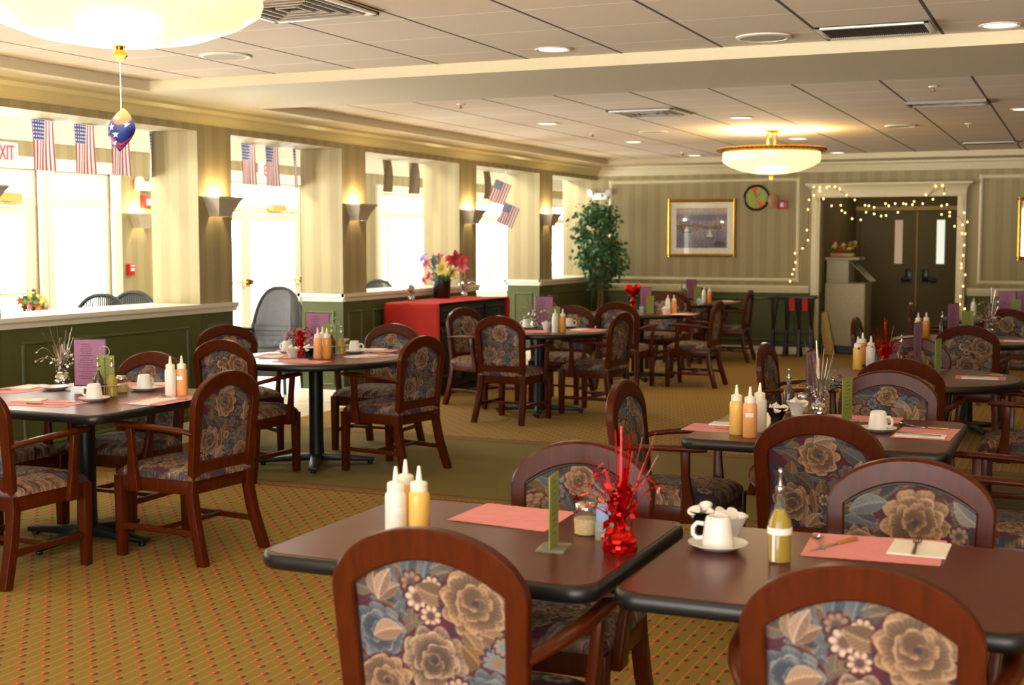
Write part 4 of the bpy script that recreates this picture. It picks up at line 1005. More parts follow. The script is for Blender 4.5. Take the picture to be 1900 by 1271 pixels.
# ------------------------------------------------------------------ sideboard and what stands on it
sb = thing('sideboard', 'long black sideboard against the left half wall', 'sideboard', (-6.11, 12.47, 0))
MB().box((0, 0, .5), (.56, 1.66, .84)).build('cabinet', 'dark_cabinet', sb, bevel=.006)
MB().box((0, 0, .05), (.5, 1.6, .1)).build('plinth', 'dark_cabinet', sb)
for i, y_ in enumerate((-.55, 0, .55)):
    d = MB(); d.box((.287, y_, .42), (.018, .5, .56)); frame(d, (.295, y_, .42), (0, 1, 0), (0, 0, 1), .46, .5, .05, .014, (1, 0, 0)); dd = d.build('cabinet_door', 'dark_cabinet', sb, bevel=.002)
    MB().tube([(.30, y_ + .18, .5), (.325, y_ + .18, .5)], .009, 8).build('door_knob', 'brass', dd)
    d = MB().box((.287, y_, .80), (.018, .5, .17)); frame(d, (.295, y_, .80), (0, 1, 0), (0, 0, 1), .46, .13, .03, .012, (1, 0, 0)); dd = d.build('drawer', 'dark_cabinet', sb, bevel=.002)
    MB().tube([(.30, y_, .80), (.325, y_, .80)], .009, 8).build('drawer_knob', 'brass', dd)
# red cloth laid lengthwise, dropping over both ends
def clf(u, v):
    L = .86; s_ = (u * 2 - 1) * (L + .62); x = -.285 + v * .605
    if abs(s_) <= L: y_, z = s_, .932
    else: y_ = math.copysign(L + .012 + .012 * math.sin(v * 11) * min(1, (abs(s_) - L) * 4), s_); z = .932 - (abs(s_) - L)
    if v > .985 and abs(s_) > L: x += .01
    return (-6.11 + x, 12.47 + y_, z)
mb = MB().grid(clf, 90, 24); o = mb.build('tablecloth', 'red_cloth', None, angle=60)
tag(o, 'red cloth draped lengthwise over the black sideboard, hanging down both ends', 'tablecloth')
sd = o.modifiers.new('thick', 'SOLIDIFY'); sd.thickness = .004; sd.offset = 1
SZ = .938
p = at(820, 553, z=SZ); r = thing('flower_pot', 'black metal bucket of artificial lilies on the red cloth', 'flower arrangement', (p.x, p.y, SZ))
MB().lathe([(0, 0), (.085, 0), (.088, .004), (.096, .2), (.1, .202), (.094, .2), (.09, .17), (0, .17)], 28).build('bucket', 'black_metal', r, angle=50)
rs = random.Random(11); fg = MB()
def petals(mb, c, ax, size, n=6, rs=rs):
    ax = Vector(ax).normalized(); e1 = ax.orthogonal().normalized(); e2 = ax.cross(e1)
    for j in range(n):
        a = 2 * PI * j / n + rs.uniform(-.2, .2); d = (e1 * math.cos(a) + e2 * math.sin(a)); s_ = ax.cross(d); pts = []
        for t_, w, up in ((0, .1, 0), (.4, .3, .35), (.75, .26, .42), (1.05, .02, .2)):
            b = c + d * size * t_ + ax * size * up; pts += [b - s_ * size * w, b + ax * size * -.06, b + s_ * size * w]
        mb.raw(pts, [(3 * i + k_, 3 * i + k_ + 1, 3 * i + k_ + 4, 3 * i + k_ + 3) for i in range(3) for k_ in range(2)])
    return mb
for mt, px, py, sz in (('petal_pink', 795, 492, .06), ('petal_pink', 800, 510, .055), ('petal_red', 788, 520, .04), ('petal_purple', 788, 482, .06), ('petal_pink', 812, 480, .05), ('petal_yellow', 824, 499, .07), ('petal_yellow', 838, 506, .06), ('petal_yellow', 826, 484, .05), ('petal_red', 848, 480, .075), ('petal_red', 856, 486, .07), ('petal_red', 838, 482, .05), ('petal_pink', 858, 496, .06), ('petal_red', 797, 512, .04), ('petal_teal', 809, 484, .06), ('petal_teal', 811, 492, .05)):
    q = at(px, py, y=p.y) - Vector((p.x, p.y, SZ)); q.y += rs.uniform(-.06, .04); ax = Vector((q.x * 2 + rs.uniform(-.5, .5), -.8, rs.uniform(-.2, .8)))
    mm = MB(); petals(mm, q, ax, sz * 1.25, 6); mm.build('flower' if mt != 'petal_teal' else 'leaves', mt, r, angle=60)
    fg.tube([(q.x * .15, q.y * .15, .16), (q.x * .6, q.y * .6, .2 + q.z * .3), tuple(q)], .004, 5)
for i in range(40):
    a = rs.uniform(0, 2 * PI); c = Vector((.07 * math.cos(a), .07 * math.sin(a), .21)); petals(fg, c, (math.cos(a), math.sin(a), .8), .045, 2)
fg.build('greenery', 'leaf', r)
p = at(763, 558, z=SZ); place('ctrsilver', None, 'silver foil centrepiece left of the black bucket on the sideboard', 'centrepiece', (p.x, p.y, SZ), 1, 'foil centrepieces')
p = at(861, 550, z=SZ); place('ctrsilver', None, 'silver foil centrepiece right of the black bucket on the sideboard', 'centrepiece', (p.x, p.y, SZ), 4, 'foil centrepieces')

# ------------------------------------------------------------------ wall sconces
def sconce(label, cat, group):                                   # on a wall facing +x, origin on the wall at mid height
    r = thing('wall_sconce', label, cat, (0, 0, 0), 0, group)
    mb = MB(); lv = [(-.085, .095, .085), (-.07, .10, .09), (-.05, .105, .095), (-.03, .112, .105), (.02, .135, .135), (.05, .15, .155), (.058, .16, .165), (.075, .16, .165)]
    vs = []
    for z, d, w in lv: vs += [(0, -w, z), (d, -w, z), (d, w, z), (0, w, z)]
    fs = [(4 * i + k_, 4 * i + (k_ + 1) % 4, 4 * i + 4 + (k_ + 1) % 4, 4 * i + 4 + k_) for i in range(len(lv) - 1) for k_ in range(3)]
    mb.raw(vs, fs); mb.build('shade', 'sconce_paint', r, angle=20)
    MB().lathe([(0, -.03), (.02, -.02), (.022, .02), (0, .035)], 12, (.07, 0, .02)).build('bulb', 'sconce_bulb', r)
    return r
def pl(name, loc, power, color, rad=.03, spot=None):
    l = bpy.data.lights.new(name, 'SPOT' if spot else 'POINT'); l.energy = power; l.color = color; l.shadow_soft_size = rad
    if spot: l.spot_size = R(spot); l.spot_blend = .8
    o = bpy.data.objects.new(name, l); COL.objects.link(o); o.location = loc; return o
WARM = (1.0, .74, .38)
sl = ['at the left frame edge on the first pillar', 'on the second pillar from the left', 'on the pillar by the open glass doors', 'on the pillar right of the lily bucket', 'on the last pillar before the ficus tree']
for (a, b), d_ in zip(pil, sl):
    y_ = (a + b) / 2; place('sconce', sconce, 'white crown-shaped wall sconce ' + d_, 'wall lamp', (XL, y_, 1.83), 0, 'wall sconces')
    pl('sconce_light', (XL + .07, y_, 1.895), 15, WARM, .03)
place('sconce', sconce, 'white crown-shaped wall sconce between gallery window and pillar', 'wall lamp', (GX, 11.45, 1.77), 0, 'wall sconces')
pl('sconce_light', (GX + .07, 11.45, 1.835), 22, WARM, .03)

# ------------------------------------------------------------------ ceiling fittings
def chandelier(label, cat, group):
    r = thing('bowl_chandelier', label, cat, (0, 0, 0), 0, group)   # origin on the ceiling
    MB().lathe([(.47, -.215), (.49, -.225), (.492, -.30), (.484, -.325), (.42, -.365), (.3, -.41), (.15, -.437), (0, -.447)], 64).build('glass_bowl', 'bowl_glass', r, angle=50)
    mb = MB(); mb.lathe([(.47, -.222), (.50, -.228), (.535, -.212), (.555, -.192), (.545, -.18), (.50, -.186), (.47, -.2), (.47, -.222)], 64)
    for i in range(72):
        a = 2 * PI * i / 72; mb.lathe([(0, -.017), (.017, 0), (0, .017)], 8, (.54 * math.cos(a), .54 * math.sin(a), -.2))
    mb.build('rim', 'rim_gold', r, angle=40)
    for i in range(5):
        a = 2 * PI * i / 5; MB().tube([(.05 * math.cos(a), .05 * math.sin(a), -.01), (.06 * math.cos(a), .06 * math.sin(a), -.21)], .008, 6).build('rod', 'brass', r)
    MB().lathe([(0, 0), (.09, 0), (.09, -.012), (.06, -.03), (0, -.03)], 24).build('canopy', 'brass', r)
    MB().lathe([(0, -.205), (.13, -.205), (.13, -.215), (0, -.215)], 20).build('lamp_plate', 'brass', r)
    MB().lathe([(0, -.445), (.022, -.447), (.012, -.455), (.024, -.468), (.026, -.48), (.012, -.496), (0, -.5)], 16).build('finial', 'brass', r)
    return r
CH1 = Vector((-2.94, 13.48, ZC)); 
d_ = C_F + C_R * ((222 - 950) / F_PX) + C_U * ((635.5 - 86) / F_PX); q = C_O + d_ * 4.58; CH2 = Vector((q.x, q.y, ZC))
place('chandelier', chandelier, 'lit glass bowl chandelier with brass rim above the middle of the room', 'chandelier', CH1, 0, 'bowl chandeliers')
place('chandelier', chandelier, 'large lit glass bowl chandelier cut by the top left frame edge', 'chandelier', CH2, .3, 'bowl chandeliers')
place('chandelier', chandelier, 'lit glass bowl chandelier added out of view right of the camera', 'chandelier', (2.0, 4.0, ZC), .3, 'bowl chandeliers')  # unseen third chandelier, added to light the foreground
for c_ in (CH1, CH2, Vector((2.0, 4.0, ZC))):  # last centre is the added, unseen chandelier
    for a in range(3): pl('chandelier_light', (c_.x + .3 * math.cos(a * 2.09), c_.y + .3 * math.sin(a * 2.09), ZC - .17), 34, (1, .72, .36), .06)
    pl('chandelier_light', (c_.x, c_.y, ZC - .62), 22, (1, .78, .45), .2)
for y_ in (4.5, 7.6, 9.9, 12.4, 15.0, 17.5, 20.5): pl('gallery_fill', (-7.3, y_, 2.62), 70, (1, .98, .92), .1)  # added fill points without fixtures, to brighten the gallery trim
def downlight(label, cat, group):
    r = thing('downlight', label, cat, (0, 0, 0), 0, group)
    MB().lathe([(.085, -.001), (.105, -.001), (.108, -.006), (.1, -.009), (.085, -.004), (.085, -.001)], 28).build('trim_ring', 'white_paint', r)
    MB().lathe([(0, -.003), (.085, -.003)], 28).build('lens', 'lamp_lens', r)
    return r
GD = 'recessed downlights'
dls = [(1026, 91, 'nearest the beam, in the near ceiling bay'), (1855, 46, 'at the top right, in the near ceiling bay'), (1016, 229, 'leftmost in the far ceiling bay'), (1176, 263, 'second from the left in the far ceiling bay'), (1289, 288, 'left of the chandelier, farthest back'), (1375, 218, 'in front of the far chandelier'), (1481, 257, 'just right of the far chandelier rods'), (1554, 283, 'right of the far chandelier, farthest back'), (1899, 202, 'cut by the right frame edge')]
for px, py, d_ in dls:
    p = at(px, py, z=ZC); place('downlight', downlight, 'round lit downlight ' + d_, 'downlight', p, 0, GD)
    pl('downlight_beam', (p.x, p.y, ZC - .02), 17, (1, .80, .50), .05, 130)
for i, (x, y_) in enumerate(((-3.6, 3.2), (-1.3, 2.2), (-1.2, 4.9), (1.2, 6.5), (1.5, 11), (1.2, 14.5), (-3.8, .5), (-1.0, -1.2), (.9, .8), (-5.0, 5.6))):  # extra beams added out of view for their light, no fixtures built
    pl('downlight_beam', (x, y_, ZC - .02), 18, (1, .80, .50), .05, 130)
def ceilspeaker(label, cat, group):
    r = thing('ceiling_speaker', label, cat, (0, 0, 0), 0, group)
    MB().lathe([(.13, -.001), (.15, -.001), (.152, -.008), (.13, -.012), (.13, -.001)], 32).build('trim_ring', 'white_paint', r); MB().lathe([(0, -.011), (.131, -.009)], 32).build('grille', 'speaker_grille', r)
    return r
for px, py, d_ in ((418, 103, 'below the near chandelier'), (1417, 68, 'left of the dark grille in the near bay'), (1212, 244, 'left of the far chandelier'), (1671, 233, 'right of the far chandelier')):
    place('speaker', ceilspeaker, 'round flush ceiling speaker ' + d_, 'speaker', at(px, py, z=ZC), 0, 'ceiling speakers')
def sprinkler(label, cat, group):
    r = thing('sprinkler_head', label, cat, (0, 0, 0), 0, group); MB().lathe([(0, 0), (.035, 0), (.03, -.008), (0, -.008)], 16).build('escutcheon', 'white_paint', r)
    MB().lathe([(.008, -.005), (.008, -.03), (.02, -.032), (.02, -.036), (0, -.037)], 10).build('head', 'brass', r); return r
for px, py, d_ in ((855, 193, 'near the left soffit of the far bay'), (1100, 247, 'between two downlights in the far bay'), (1267, 283, 'near the back wall above the painting'), (1732, 160, 'beside the shiny ceiling slot'), (1797, 229, 'right of the far bay behind the shiny slot')):
    place('sprinkler', sprinkler, 'small sprinkler head ' + d_, 'sprinkler', at(px, py, z=ZC), 0, 'sprinkler heads')
def vent(px, py, w, h, label, dark, slats, conc=False):
    p = at(px, py, z=ZC); r = thing('ceiling_vent', label, 'vent', p, 0, 'ceiling vents')
    MB().box((0, 0, -.004), (w, h, .006)).build('backing', 'vent_dark', r)
    fr = MB()
    for s_ in (-1, 1): fr.box((0, s_ * (h / 2 - .015), -.01), (w, .03, .014)); fr.box((s_ * (w / 2 - .015), 0, -.01), (.03, h, .014))
    fr.build('vent_frame', 'white_paint', r, bevel=.002)
    sl_ = MB()
    if conc:
        for q in (.8, .6, .4, .2):
            for s_ in (-1, 1): sl_.box((0, s_ * h * q / 2, -.012), (w * q, .012, .014)); sl_.box((s_ * w * q / 2, 0, -.012), (.012, h * q, .014))
    else:
        n = slats
        for i in range(n): sl_.box((-w / 2 + .03 + (w - .06) * (i + .5) / n, 0, -.011), (.006, h - .06, .012), Matrix.Rotation(.5, 3, 'Y'))
    sl_.build('slats', 'vent_dark' if dark else 'vent_metal', r)
vent(545, 12, .6, .6, 'square diffuser with nested rings beside the near chandelier', False, 0, True)
vent(1625, 53, .58, .36, 'dark slatted return grille in the near ceiling bay', True, 48)
vent(1205, 208, .6, .6, 'square diffuser with nested rings left of the far chandelier', False, 0, True)
p = at(1757, 190, z=ZC); r = thing('light_slot', 'shiny rectangular ceiling fitting at the upper right', 'ceiling fitting', p); MB().box((0, 0, -.006), (.6, .3, .01)).build('reflector', 'steel', r); fr = MB()
for s_ in (-1, 1): fr.box((0, s_ * .15, -.01), (.62, .02, .02)); fr.box((s_ * .3, 0, -.01), (.02, .3, .02))
fr.build('slot_frame', 'vent_metal', r)
vent(1835, 264, .6, .3, 'dark slatted grille far back at the upper right', True, 40)
# hanging star ornament
q = C_O + (C_F + C_R * ((222 - 950) / F_PX) + C_U * ((635.5 - 240) / F_PX)) * 4.58
r = thing('hanging_ornament', 'blue lantern ornament with white stars and red bands hanging from the near chandelier', 'ornament', (CH2.x, CH2.y, q.z))
def of(u, v): a = 2 * PI * u; t_ = v * 2 - 1; w = (1 - abs(t_) ** 1.6) ** .9 * (1 + .12 * math.cos(2 * a)); tw = a + t_ * .5; return (.045 * w * math.cos(tw) + .010 * t_, .045 * w * math.sin(tw), .075 * t_)
ob = MB().grid(of, 64, 64, True); oo = ob.build('lantern', 'painted_print', r, angle=180); cc = coords(oo.data)
a_ = np.arctan2(cc[:, 1], cc[:, 0]); zz = cc[:, 2] / .075; band = (zz + .55 * np.sin(a_ + 2.6)); c_ = np.ones((len(cc), 3)) * H((22, 40, 112))
c_ = np.where(((np.abs(band + .35) < .28))[:, None], np.where((np.sin(band * 34) > 0)[:, None], H((200, 60, 40)), H((60, 50, 140))), c_); c_ = np.where((band > .75)[:, None], H((206, 84, 44)), c_)
setcol(oo.data, c_)
st = MB()
for u_, v_ in [(.70, .55), (.62, .38), (.80, .38), (.9, .6), (.55, .6), (.72, .75), (.68, .15), (.78, .2), (.3, .5), (.2, .35), (.4, .6), (.1, .6)]:
    c0 = Vector(of(u_, v_)); n_ = Vector((c0.x, c0.y, 0)).normalized(); e1 = Vector((-n_.y, n_.x, 0)); e2 = Vector((0, 0, 1)); c0 = c0 + n_ * .0015; q_ = []
    for j in range(10): rr = (.014 if j % 2 == 0 else .0055); q_.append(c0 + e1 * rr * math.sin(PI * j / 5) + e2 * rr * math.cos(PI * j / 5))
    st.raw(q_, [tuple(range(10))])
st.build('stars', 'star_white', r)
MB().tube([(0, 0, .07), (0, 0, ZC - .5 - q.z)], .0012, 5).build('string', 'plastic_nozzle', r)

# ------------------------------------------------------------------ flags hung in the openings
def flag_mesh():
    def fn(u, v): return (0.012 * math.sin(u * 5 + v * 2) , (u - .5) * .23, -v * .36)
    mb = MB().grid(fn, 52, 90); me = mb.mesh('flag', angle=180); cc = coords(me); u = cc[:, 1] / .23 + .5; v = -cc[:, 2] / .36
    stripe = (np.floor(u * 13).astype(int) % 2 == 0); c = np.where(stripe[:, None], H((156, 66, 62)), H((206, 200, 200)))
    can = (u < 7 / 13 + .001) & (v < .40); c = np.where(can[:, None], H((66, 70, 120)), c)
    fu, fv = (u / (7 / 13) * 5.5) % 1 - .5, (v / .4 * 5.5) % 1 - .5; c = np.where((can & (np.hypot(fu, fv) < .27))[:, None], H((216, 212, 206)), c)
    setcol(me, c); me.materials.append(M['flag_cloth']); return me
fm = flag_mesh()
fl = [(80, 227, 312, 0, 'leftmost of the row in the first opening'), (157, 234, 316, 0, 'second in the first opening, beside the hanging ornament'), (223, 240, 320, 0, 'behind the hanging ornament'), (280, 246, 322, .55, 'edge-on beside the second pillar'), (461, 265, 333, 0, 'leftmost in the doorway opening'), (505, 270, 338, 0, 'second in the doorway opening, over the EXIT sign'), (547, 275, 342, .4, 'third in the doorway opening, against the pillar')]
def hang(px, y0, y1, rz, label, mesh, w=None):
    p = at(px, y0, x=XO + .02); o = bpy.data.objects.new('bunting_flag', mesh); COL.objects.link(o); o.location = (p.x, p.y, ZH - .002 if p.z > ZH - .08 else p.z); o.rotation_euler = (0, 0, rz); tag(o, label, 'flag', 'flags hung in the openings')
    return o
for px, y0, y1, rz, d_ in fl: hang(px, y0, y1, rz, 'stars and stripes bunting flag, ' + d_, fm)
def fn(u, v): return (.02 * math.sin(u * 6 + v * 3), (u - .5) * .17, -v * .34)
pm = MB().grid(fn, 16, 16).mesh('plain_flag', angle=180); pm.materials.append(M['flag_plain'])
for px, y0, rz, d_ in ((718, 297, -.12, 'leftmost in the third opening'), (767, 300, -.3, 'second in the third opening'), (903, 318, -.1, 'left of the small stick flags')): hang(px, y0, 0, rz, 'plain tan bunting flag, ' + d_, pm)
# two little flags hung by one corner from a thread under the header
for px, py, d_ in ((922, 333, 'upper'), (938, 376, 'lower')):
    p = at(px, py, x=XL - .16); r = thing('hand_flag', 'small American flag hanging by a corner at the fourth pillar, %s of two' % d_, 'flag', p, 0, 'small hanging flags')
    o = bpy.data.objects.new('flag', fm); COL.objects.link(o); o.parent = r; o.scale = (.75, .9, .75); o.rotation_euler = (0, 0, -1.1); o.matrix_local = Matrix.Rotation(-1.1, 4, 'Z') @ Matrix.Rotation(-.38, 4, 'X') @ Matrix.Translation((0, .09, 0)) @ Matrix.Diagonal((.75, .9, .75, 1))
    MB().tube([(0, 0, 0), (0, 0, ZH - p.z)], .002, 5).build('thread', 'plastic_nozzle', r)
# ------------------------------------------------------------------ signs and alarms
def text_mesh(s, size, depth=.002):
    cu = bpy.data.curves.new('t', 'FONT'); cu.body = s; cu.size = size; cu.extrude = depth; cu.align_x = 'CENTER'; cu.align_y = 'CENTER'
    o = bpy.data.objects.new('t', cu); COL.objects.link(o); dg = bpy.context.evaluated_depsgraph_get(); me = bpy.data.meshes.new_from_object(o.evaluated_get(dg)); bpy.data.objects.remove(o); return me
exm = text_mesh('EXIT', .17, .003); exm.materials.append(M['red_plastic'])
for px, py, d_ in ((4, 284, 'above the left glass door, cut by the frame edge'), (497, 318, 'above the double glass doors, half behind a flag')):
    p = at(px, py, x=GX + .03); r = thing('exit_sign', 'white EXIT sign with red letters ' + d_, 'exit sign', p, 0, 'exit signs')
    MB().box((0, 0, 0), (.05, .36, .21)).build('housing', 'sign_face', r, bevel=.004)
    o = bpy.data.objects.new('lettering', exm); COL.objects.link(o); o.parent = r; o.location = (.028, 0, 0); o.rotation_euler = (PI / 2, 0, PI / 2); o.scale = (.72, 1.15, 1)
p = at(239, 500, x=GX); r = thing('fire_alarm', 'red fire alarm pull station on the gallery wall', 'fire alarm', p); MB().box((.025, 0, 0), (.05, .085, .12)).build('case', 'red_plastic', r, bevel=.004); MB().box((.053, 0, .0), (.006, .05, .03)).box((.053, 0, .04), (.004, .06, .012)).build('pull_handle', 'label_paper', r)
p = at(266, 375, x=GX); r = thing('fire_strobe', 'red fire strobe under the gallery emergency light', 'fire strobe', p); MB().box((.025, 0, 0), (.05, .12, .15)).build('case', 'red_plastic', r, bevel=.004); MB().box((.055, .02, 0), (.02, .04, .06)).build('lens', 'label_paper', r)
def emlight(label, cat, group):                                  # on a wall facing -y
    r = thing('emergency_light', label, cat, (0, 0, 0), 0, group); MB().box((0, -.04, 0), (.22, .08, .10)).build('battery_case', 'white_ceramic', r, bevel=.01)
    for s_ in (-1, 1):
        h = MB(); ax = Vector((s_ * .5, -.8, -.25)).normalized(); c = Vector((s_ * .11, -.06, .06)); h.tube([c - ax * .02, c + ax * .03, c + ax * .06], [.03, .045, .05], 14); h.build('lamp_head', 'white_ceramic', r, angle=40)
    return r
p = at(1112, 360, y=YB); place('emlight', emlight, 'white twin-head emergency light above the ficus tree', 'emergency light', (-6.40, YB, 2.19), 0, 'emergency lights')
p = at(258, 345, x=GX); place('emlight', emlight, 'white twin-head emergency light beside the gallery window', 'emergency light', (GX, 11.5, p.z), PI / 2, 'emergency lights')
p = at(1452, 380, y=YB); r = thing('fire_strobe', 'red fire strobe with white lens right of the clock', 'fire strobe', (p.x, YB, p.z)); MB().box((0, -.02, 0), (.14, .04, .12)).build('case', 'red_plastic', r, bevel=.004); MB().box((.0, -.045, 0), (.045, .02, .06)).build('lens', 'label_paper', r)
# clock
p = at(1404, 367, y=YB); r = thing('wall_clock', 'round wall clock with black rim and green and orange face', 'clock', (p.x, YB, p.z))
rx = Matrix.Rotation(PI / 2, 4, 'X')
MB().lathe([(.155, 0), (.178, .004), (.18, .03), (.165, .04), (.15, .03), (.15, 0)], 48).xf(rx).build('rim', 'black_plastic', r, angle=50)
def cf(u, v): return (v * .155 * math.cos(2 * PI * u), -.02, v * .155 * math.sin(2 * PI * u))
o = MB().grid(cf, 96, 24, True).build('clock_face', 'painted_print', r); cc = coords(o.data); an = np.arctan2(cc[:, 2], cc[:, 0]); rr = np.hypot(cc[:, 0], cc[:, 2])
c_ = np.ones((len(cc), 3)) * H((146, 158, 62)); wd = (np.abs(((an - R(102)) + PI) % (2 * PI) - PI) < .28) | (np.abs(((an - R(-62)) + PI) % (2 * PI) - PI) < .3); c_ = np.where(wd[:, None], H((214, 84, 44)), c_)
c_ = np.where(((np.abs((an / (PI / 6)) % 1 - .5) > .42) & (rr > .125) & (rr < .145))[:, None], H((40, 44, 24)), c_); setcol(o.data, c_)
MB().bar((0, -.024, 0), (.05, -.024, .06), .008, .003, (0, 1, 0)).bar((0, -.026, 0), (-.035, -.026, .1), .006, .003, (0, 1, 0)).build('hands', 'black_plastic', r)
p = at(1434, 374, y=YB - .12); r = thing('balloon', 'small clear pinkish balloon hanging between clock and red strobe', 'balloon', p)
MB().lathe([(0, -.1), (.03, -.09), (.06, -.05), (.075, .01), (.06, .07), (.03, .1), (0, .11)], 24).build('balloon_skin', 'clear_balloon', r, angle=80); MB().lathe([(.05, -.02), (.055, 0), (.05, .02), (.05, -.02)], 16).xf(rx).build('print', 'red_mark', r); MB().tube([(0, 0, .1), (.0, .05, .33)], .0015, 5).build('string', 'wire', r)
# framed harbour print
def picture(x0, x1, z0, z1, label):
    cx, cz, w, h = (x0 + x1) / 2, (z0 + z1) / 2, x1 - x0, z1 - z0
    r = thing('framed_picture', label, 'picture', (cx, YB, cz), 0, 'framed pictures')
    mb = MB(); frame(mb, (0, -.005, 0), (1, 0, 0), (0, 0, 1), w, h, .05, .035, (0, -1, 0)); mb.build('frame', 'gold', r, angle=30)
    MB().box((0, -.006, 0), (w - .06, .012, h - .06)).build('mat_board', 'mat_board', r)
    W_, H_ = w - .26, h - .25
    def pf(u, v): return ((u - .5) * W_, -.0135, (v - .5) * H_)
    o = MB().grid(pf, 130, 110).build('print', 'painted_print', r); cc = coords(o.data); u = cc[:, 0] / W_ + .5; v = cc[:, 2] / H_ + .5
    n1 = np.sin(u * 40 + 3 * np.sin(v * 50)) * np.sin(v * 90 + 2 * np.sin(u * 33)); n2 = np.sin(u * 17 + 5 * np.sin(v * 13)) * np.cos(v * 31 + u * 9)
    c = np.ones((len(cc), 3)) * H((120, 112, 140)); c = mixc(c, (176, 156, 150), sstep(.75, .95, v)); c = mixc(c, (92, 84, 118), sstep(.86, .80, v) * sstep(.66, .74, v)); c = mixc(c, (92, 78, 74), (np.abs(v - .52 - .03 * n2) < .06) * (u < .9)); c = mixc(c, (196, 150, 86), ((n1 > .55) & (v > .38) & (v < .66)) * .8)
    c = mixc(c, (84, 82, 112), sstep(.4, .1, v) * .8); c = mixc(c, (170, 120, 90), (n1 > .6) * (v < .4) * .5)
    for bx, bz, s_ in ((.66, .28, .17), (.2, .42, .14)):
        sail = (np.abs(u - bx) < (bz + s_ - v) * .35) & (v > bz) & (v < bz + s_); c = mixc(c, (218, 206, 196), sail * .9); c = mixc(c, (52, 44, 58), ((np.abs(v - bz + .02) < .02) & (np.abs(u - bx) < .09)) * 1.0)
    c = mixc(c, (48, 42, 56), (((u - .86) / .12) ** 2 + ((v - .1) / .07) ** 2 < 1) * .9); setcol(o.data, np.clip(c + n1[:, None] * 14, 0, 255))
    MB().box((0, -.017, 0), (w - .06, .002, h - .06)).build('picture_glass', 'pane_glass', r)
picture(-5.405, -4.42, 1.325, 2.135, 'gold-framed harbour print with sailing boats on the back wall')
picture(-.78, .2, 1.305, 2.105, 'gold-framed picture cut by the right frame edge')
# string lights round the service opening
r = thing('string_lights', 'string of small warm lights draped around the service doorway', 'string lights', (0, 0, 0))
bl = [(1466, 522), (1470, 509), (1473, 500), (1476, 487), (1475, 470), (1489, 461), (1499, 446), (1497, 427), (1499, 389), (1501, 371), (1510, 347), (1521, 348), (1521, 355), (1534, 348), (1539, 345), (1549, 347), (1558, 351), (1571, 362), (1510, 363), (1528, 369), (1543, 382), (1560, 381), (1562, 391), (1568, 395), (1581, 406), (1586, 371), (1597, 408), (1605, 381), (1612, 382), (1622, 385), (1607, 394), (1622, 397), (1635, 401), (1644, 400), (1643, 378), (1649, 382), (1661, 378), (1666, 394), (1676, 378), (1681, 379), (1693, 380), (1696, 374), (1712, 378), (1718, 362), (1731, 370), (1736, 346), (1749, 345), (1752, 360), (1757, 380), (1747, 382), (1747, 398), (1762, 401), (1762, 394), (1771, 420), (1789, 395), (1795, 412), (1786, 417), (1785, 433), (1791, 434), (1789, 455), (1787, 474), (1784, 490), (1784, 497), (1791, 510), (1787, 531), (1781, 565), (1782, 550), (1790, 573)]
pl('alcove_fill', (-2.3, 19.6, 2.38), 16, (1, .80, .48), .1)  # hidden fill added under the alcove ceiling to brighten the doors
pts = [at(px, py, y=YB - .10) for px, py in bl]
for p in pts:
    MB().lathe([(0, -.013), (.009, -.006), (.011, .002), (.006, .012), (0, .014)], 8, p).build('bulb', 'fairy_bulb', r)
wire_a = [at(*q, y=YB - .085) for q in [(1466, 524), (1474, 500), (1476, 480), (1490, 460), (1500, 440), (1500, 390), (1506, 350), (1540, 343), (1572, 362), (1600, 383), (1640, 390), (1690, 378), (1722, 362), (1750, 345), (1756, 378), (1765, 400), (1780, 402), (1792, 420), (1788, 470), (1785, 495), (1791, 510), (1787, 535), (1783, 570)]]
MB().tube(wire_a, .0035, 5).tube([at(*q, y=YB - .085) for q in [(1510, 347), (1515, 370), (1545, 385), (1565, 396), (1600, 409)]], .003, 5).tube([at(*q, y=YB - .085) for q in [(1736, 346), (1712, 378), (1690, 394)]], .003, 5).tube([at(*q, y=YB - .085) for q in [(1752, 346), (1752, 398), (1771, 420)]], .003, 5).build('cord', 'wire', r)
# ------------------------------------------------------------------ ficus
fx, fy = -6.2, 17.5
r = thing('ficus_tree', 'tall artificial ficus tree in the back left corner', 'tree', (fx, fy, 0)); rs = random.Random(8)
MB().lathe([(0, 0), (.13, 0), (.17, .28), (.18, .29), (.165, .28), (.16, .25), (0, .25)], 24).build('pot', 'terracotta', r, angle=50)
tk = MB()
for ph in (0, 2.1, 4.2): tk.tube([(.028 * math.cos(ph + z * 2.6) , .028 * math.sin(ph + z * 2.6), z) for z in [.24 + i * .1 for i in range(15)]], [.024] * 10 + [.02, .018, .015, .012, .008], 8)
lvm = MB(); ce = []
for i in range(64):
    z = rs.uniform(.95, 1.97); rad = .31 * math.sqrt(max(.15, 1 - ((z - 1.42) / .62) ** 2)) * rs.uniform(.45, 1.05); a = rs.uniform(0, 2 * PI); c = Vector((max(rad * math.cos(a) - .03, -.2 if z < 1.2 else -.4), min(rad * math.sin(a), .42), z)); ce.append(c)
    tk.tube([(0, 0, max(.85, z - .4)), (c.x * .5, c.y * .5, z - .12), tuple(c)], [.008, .005, .003], 5)
tk.build('trunk', 'bark', r)
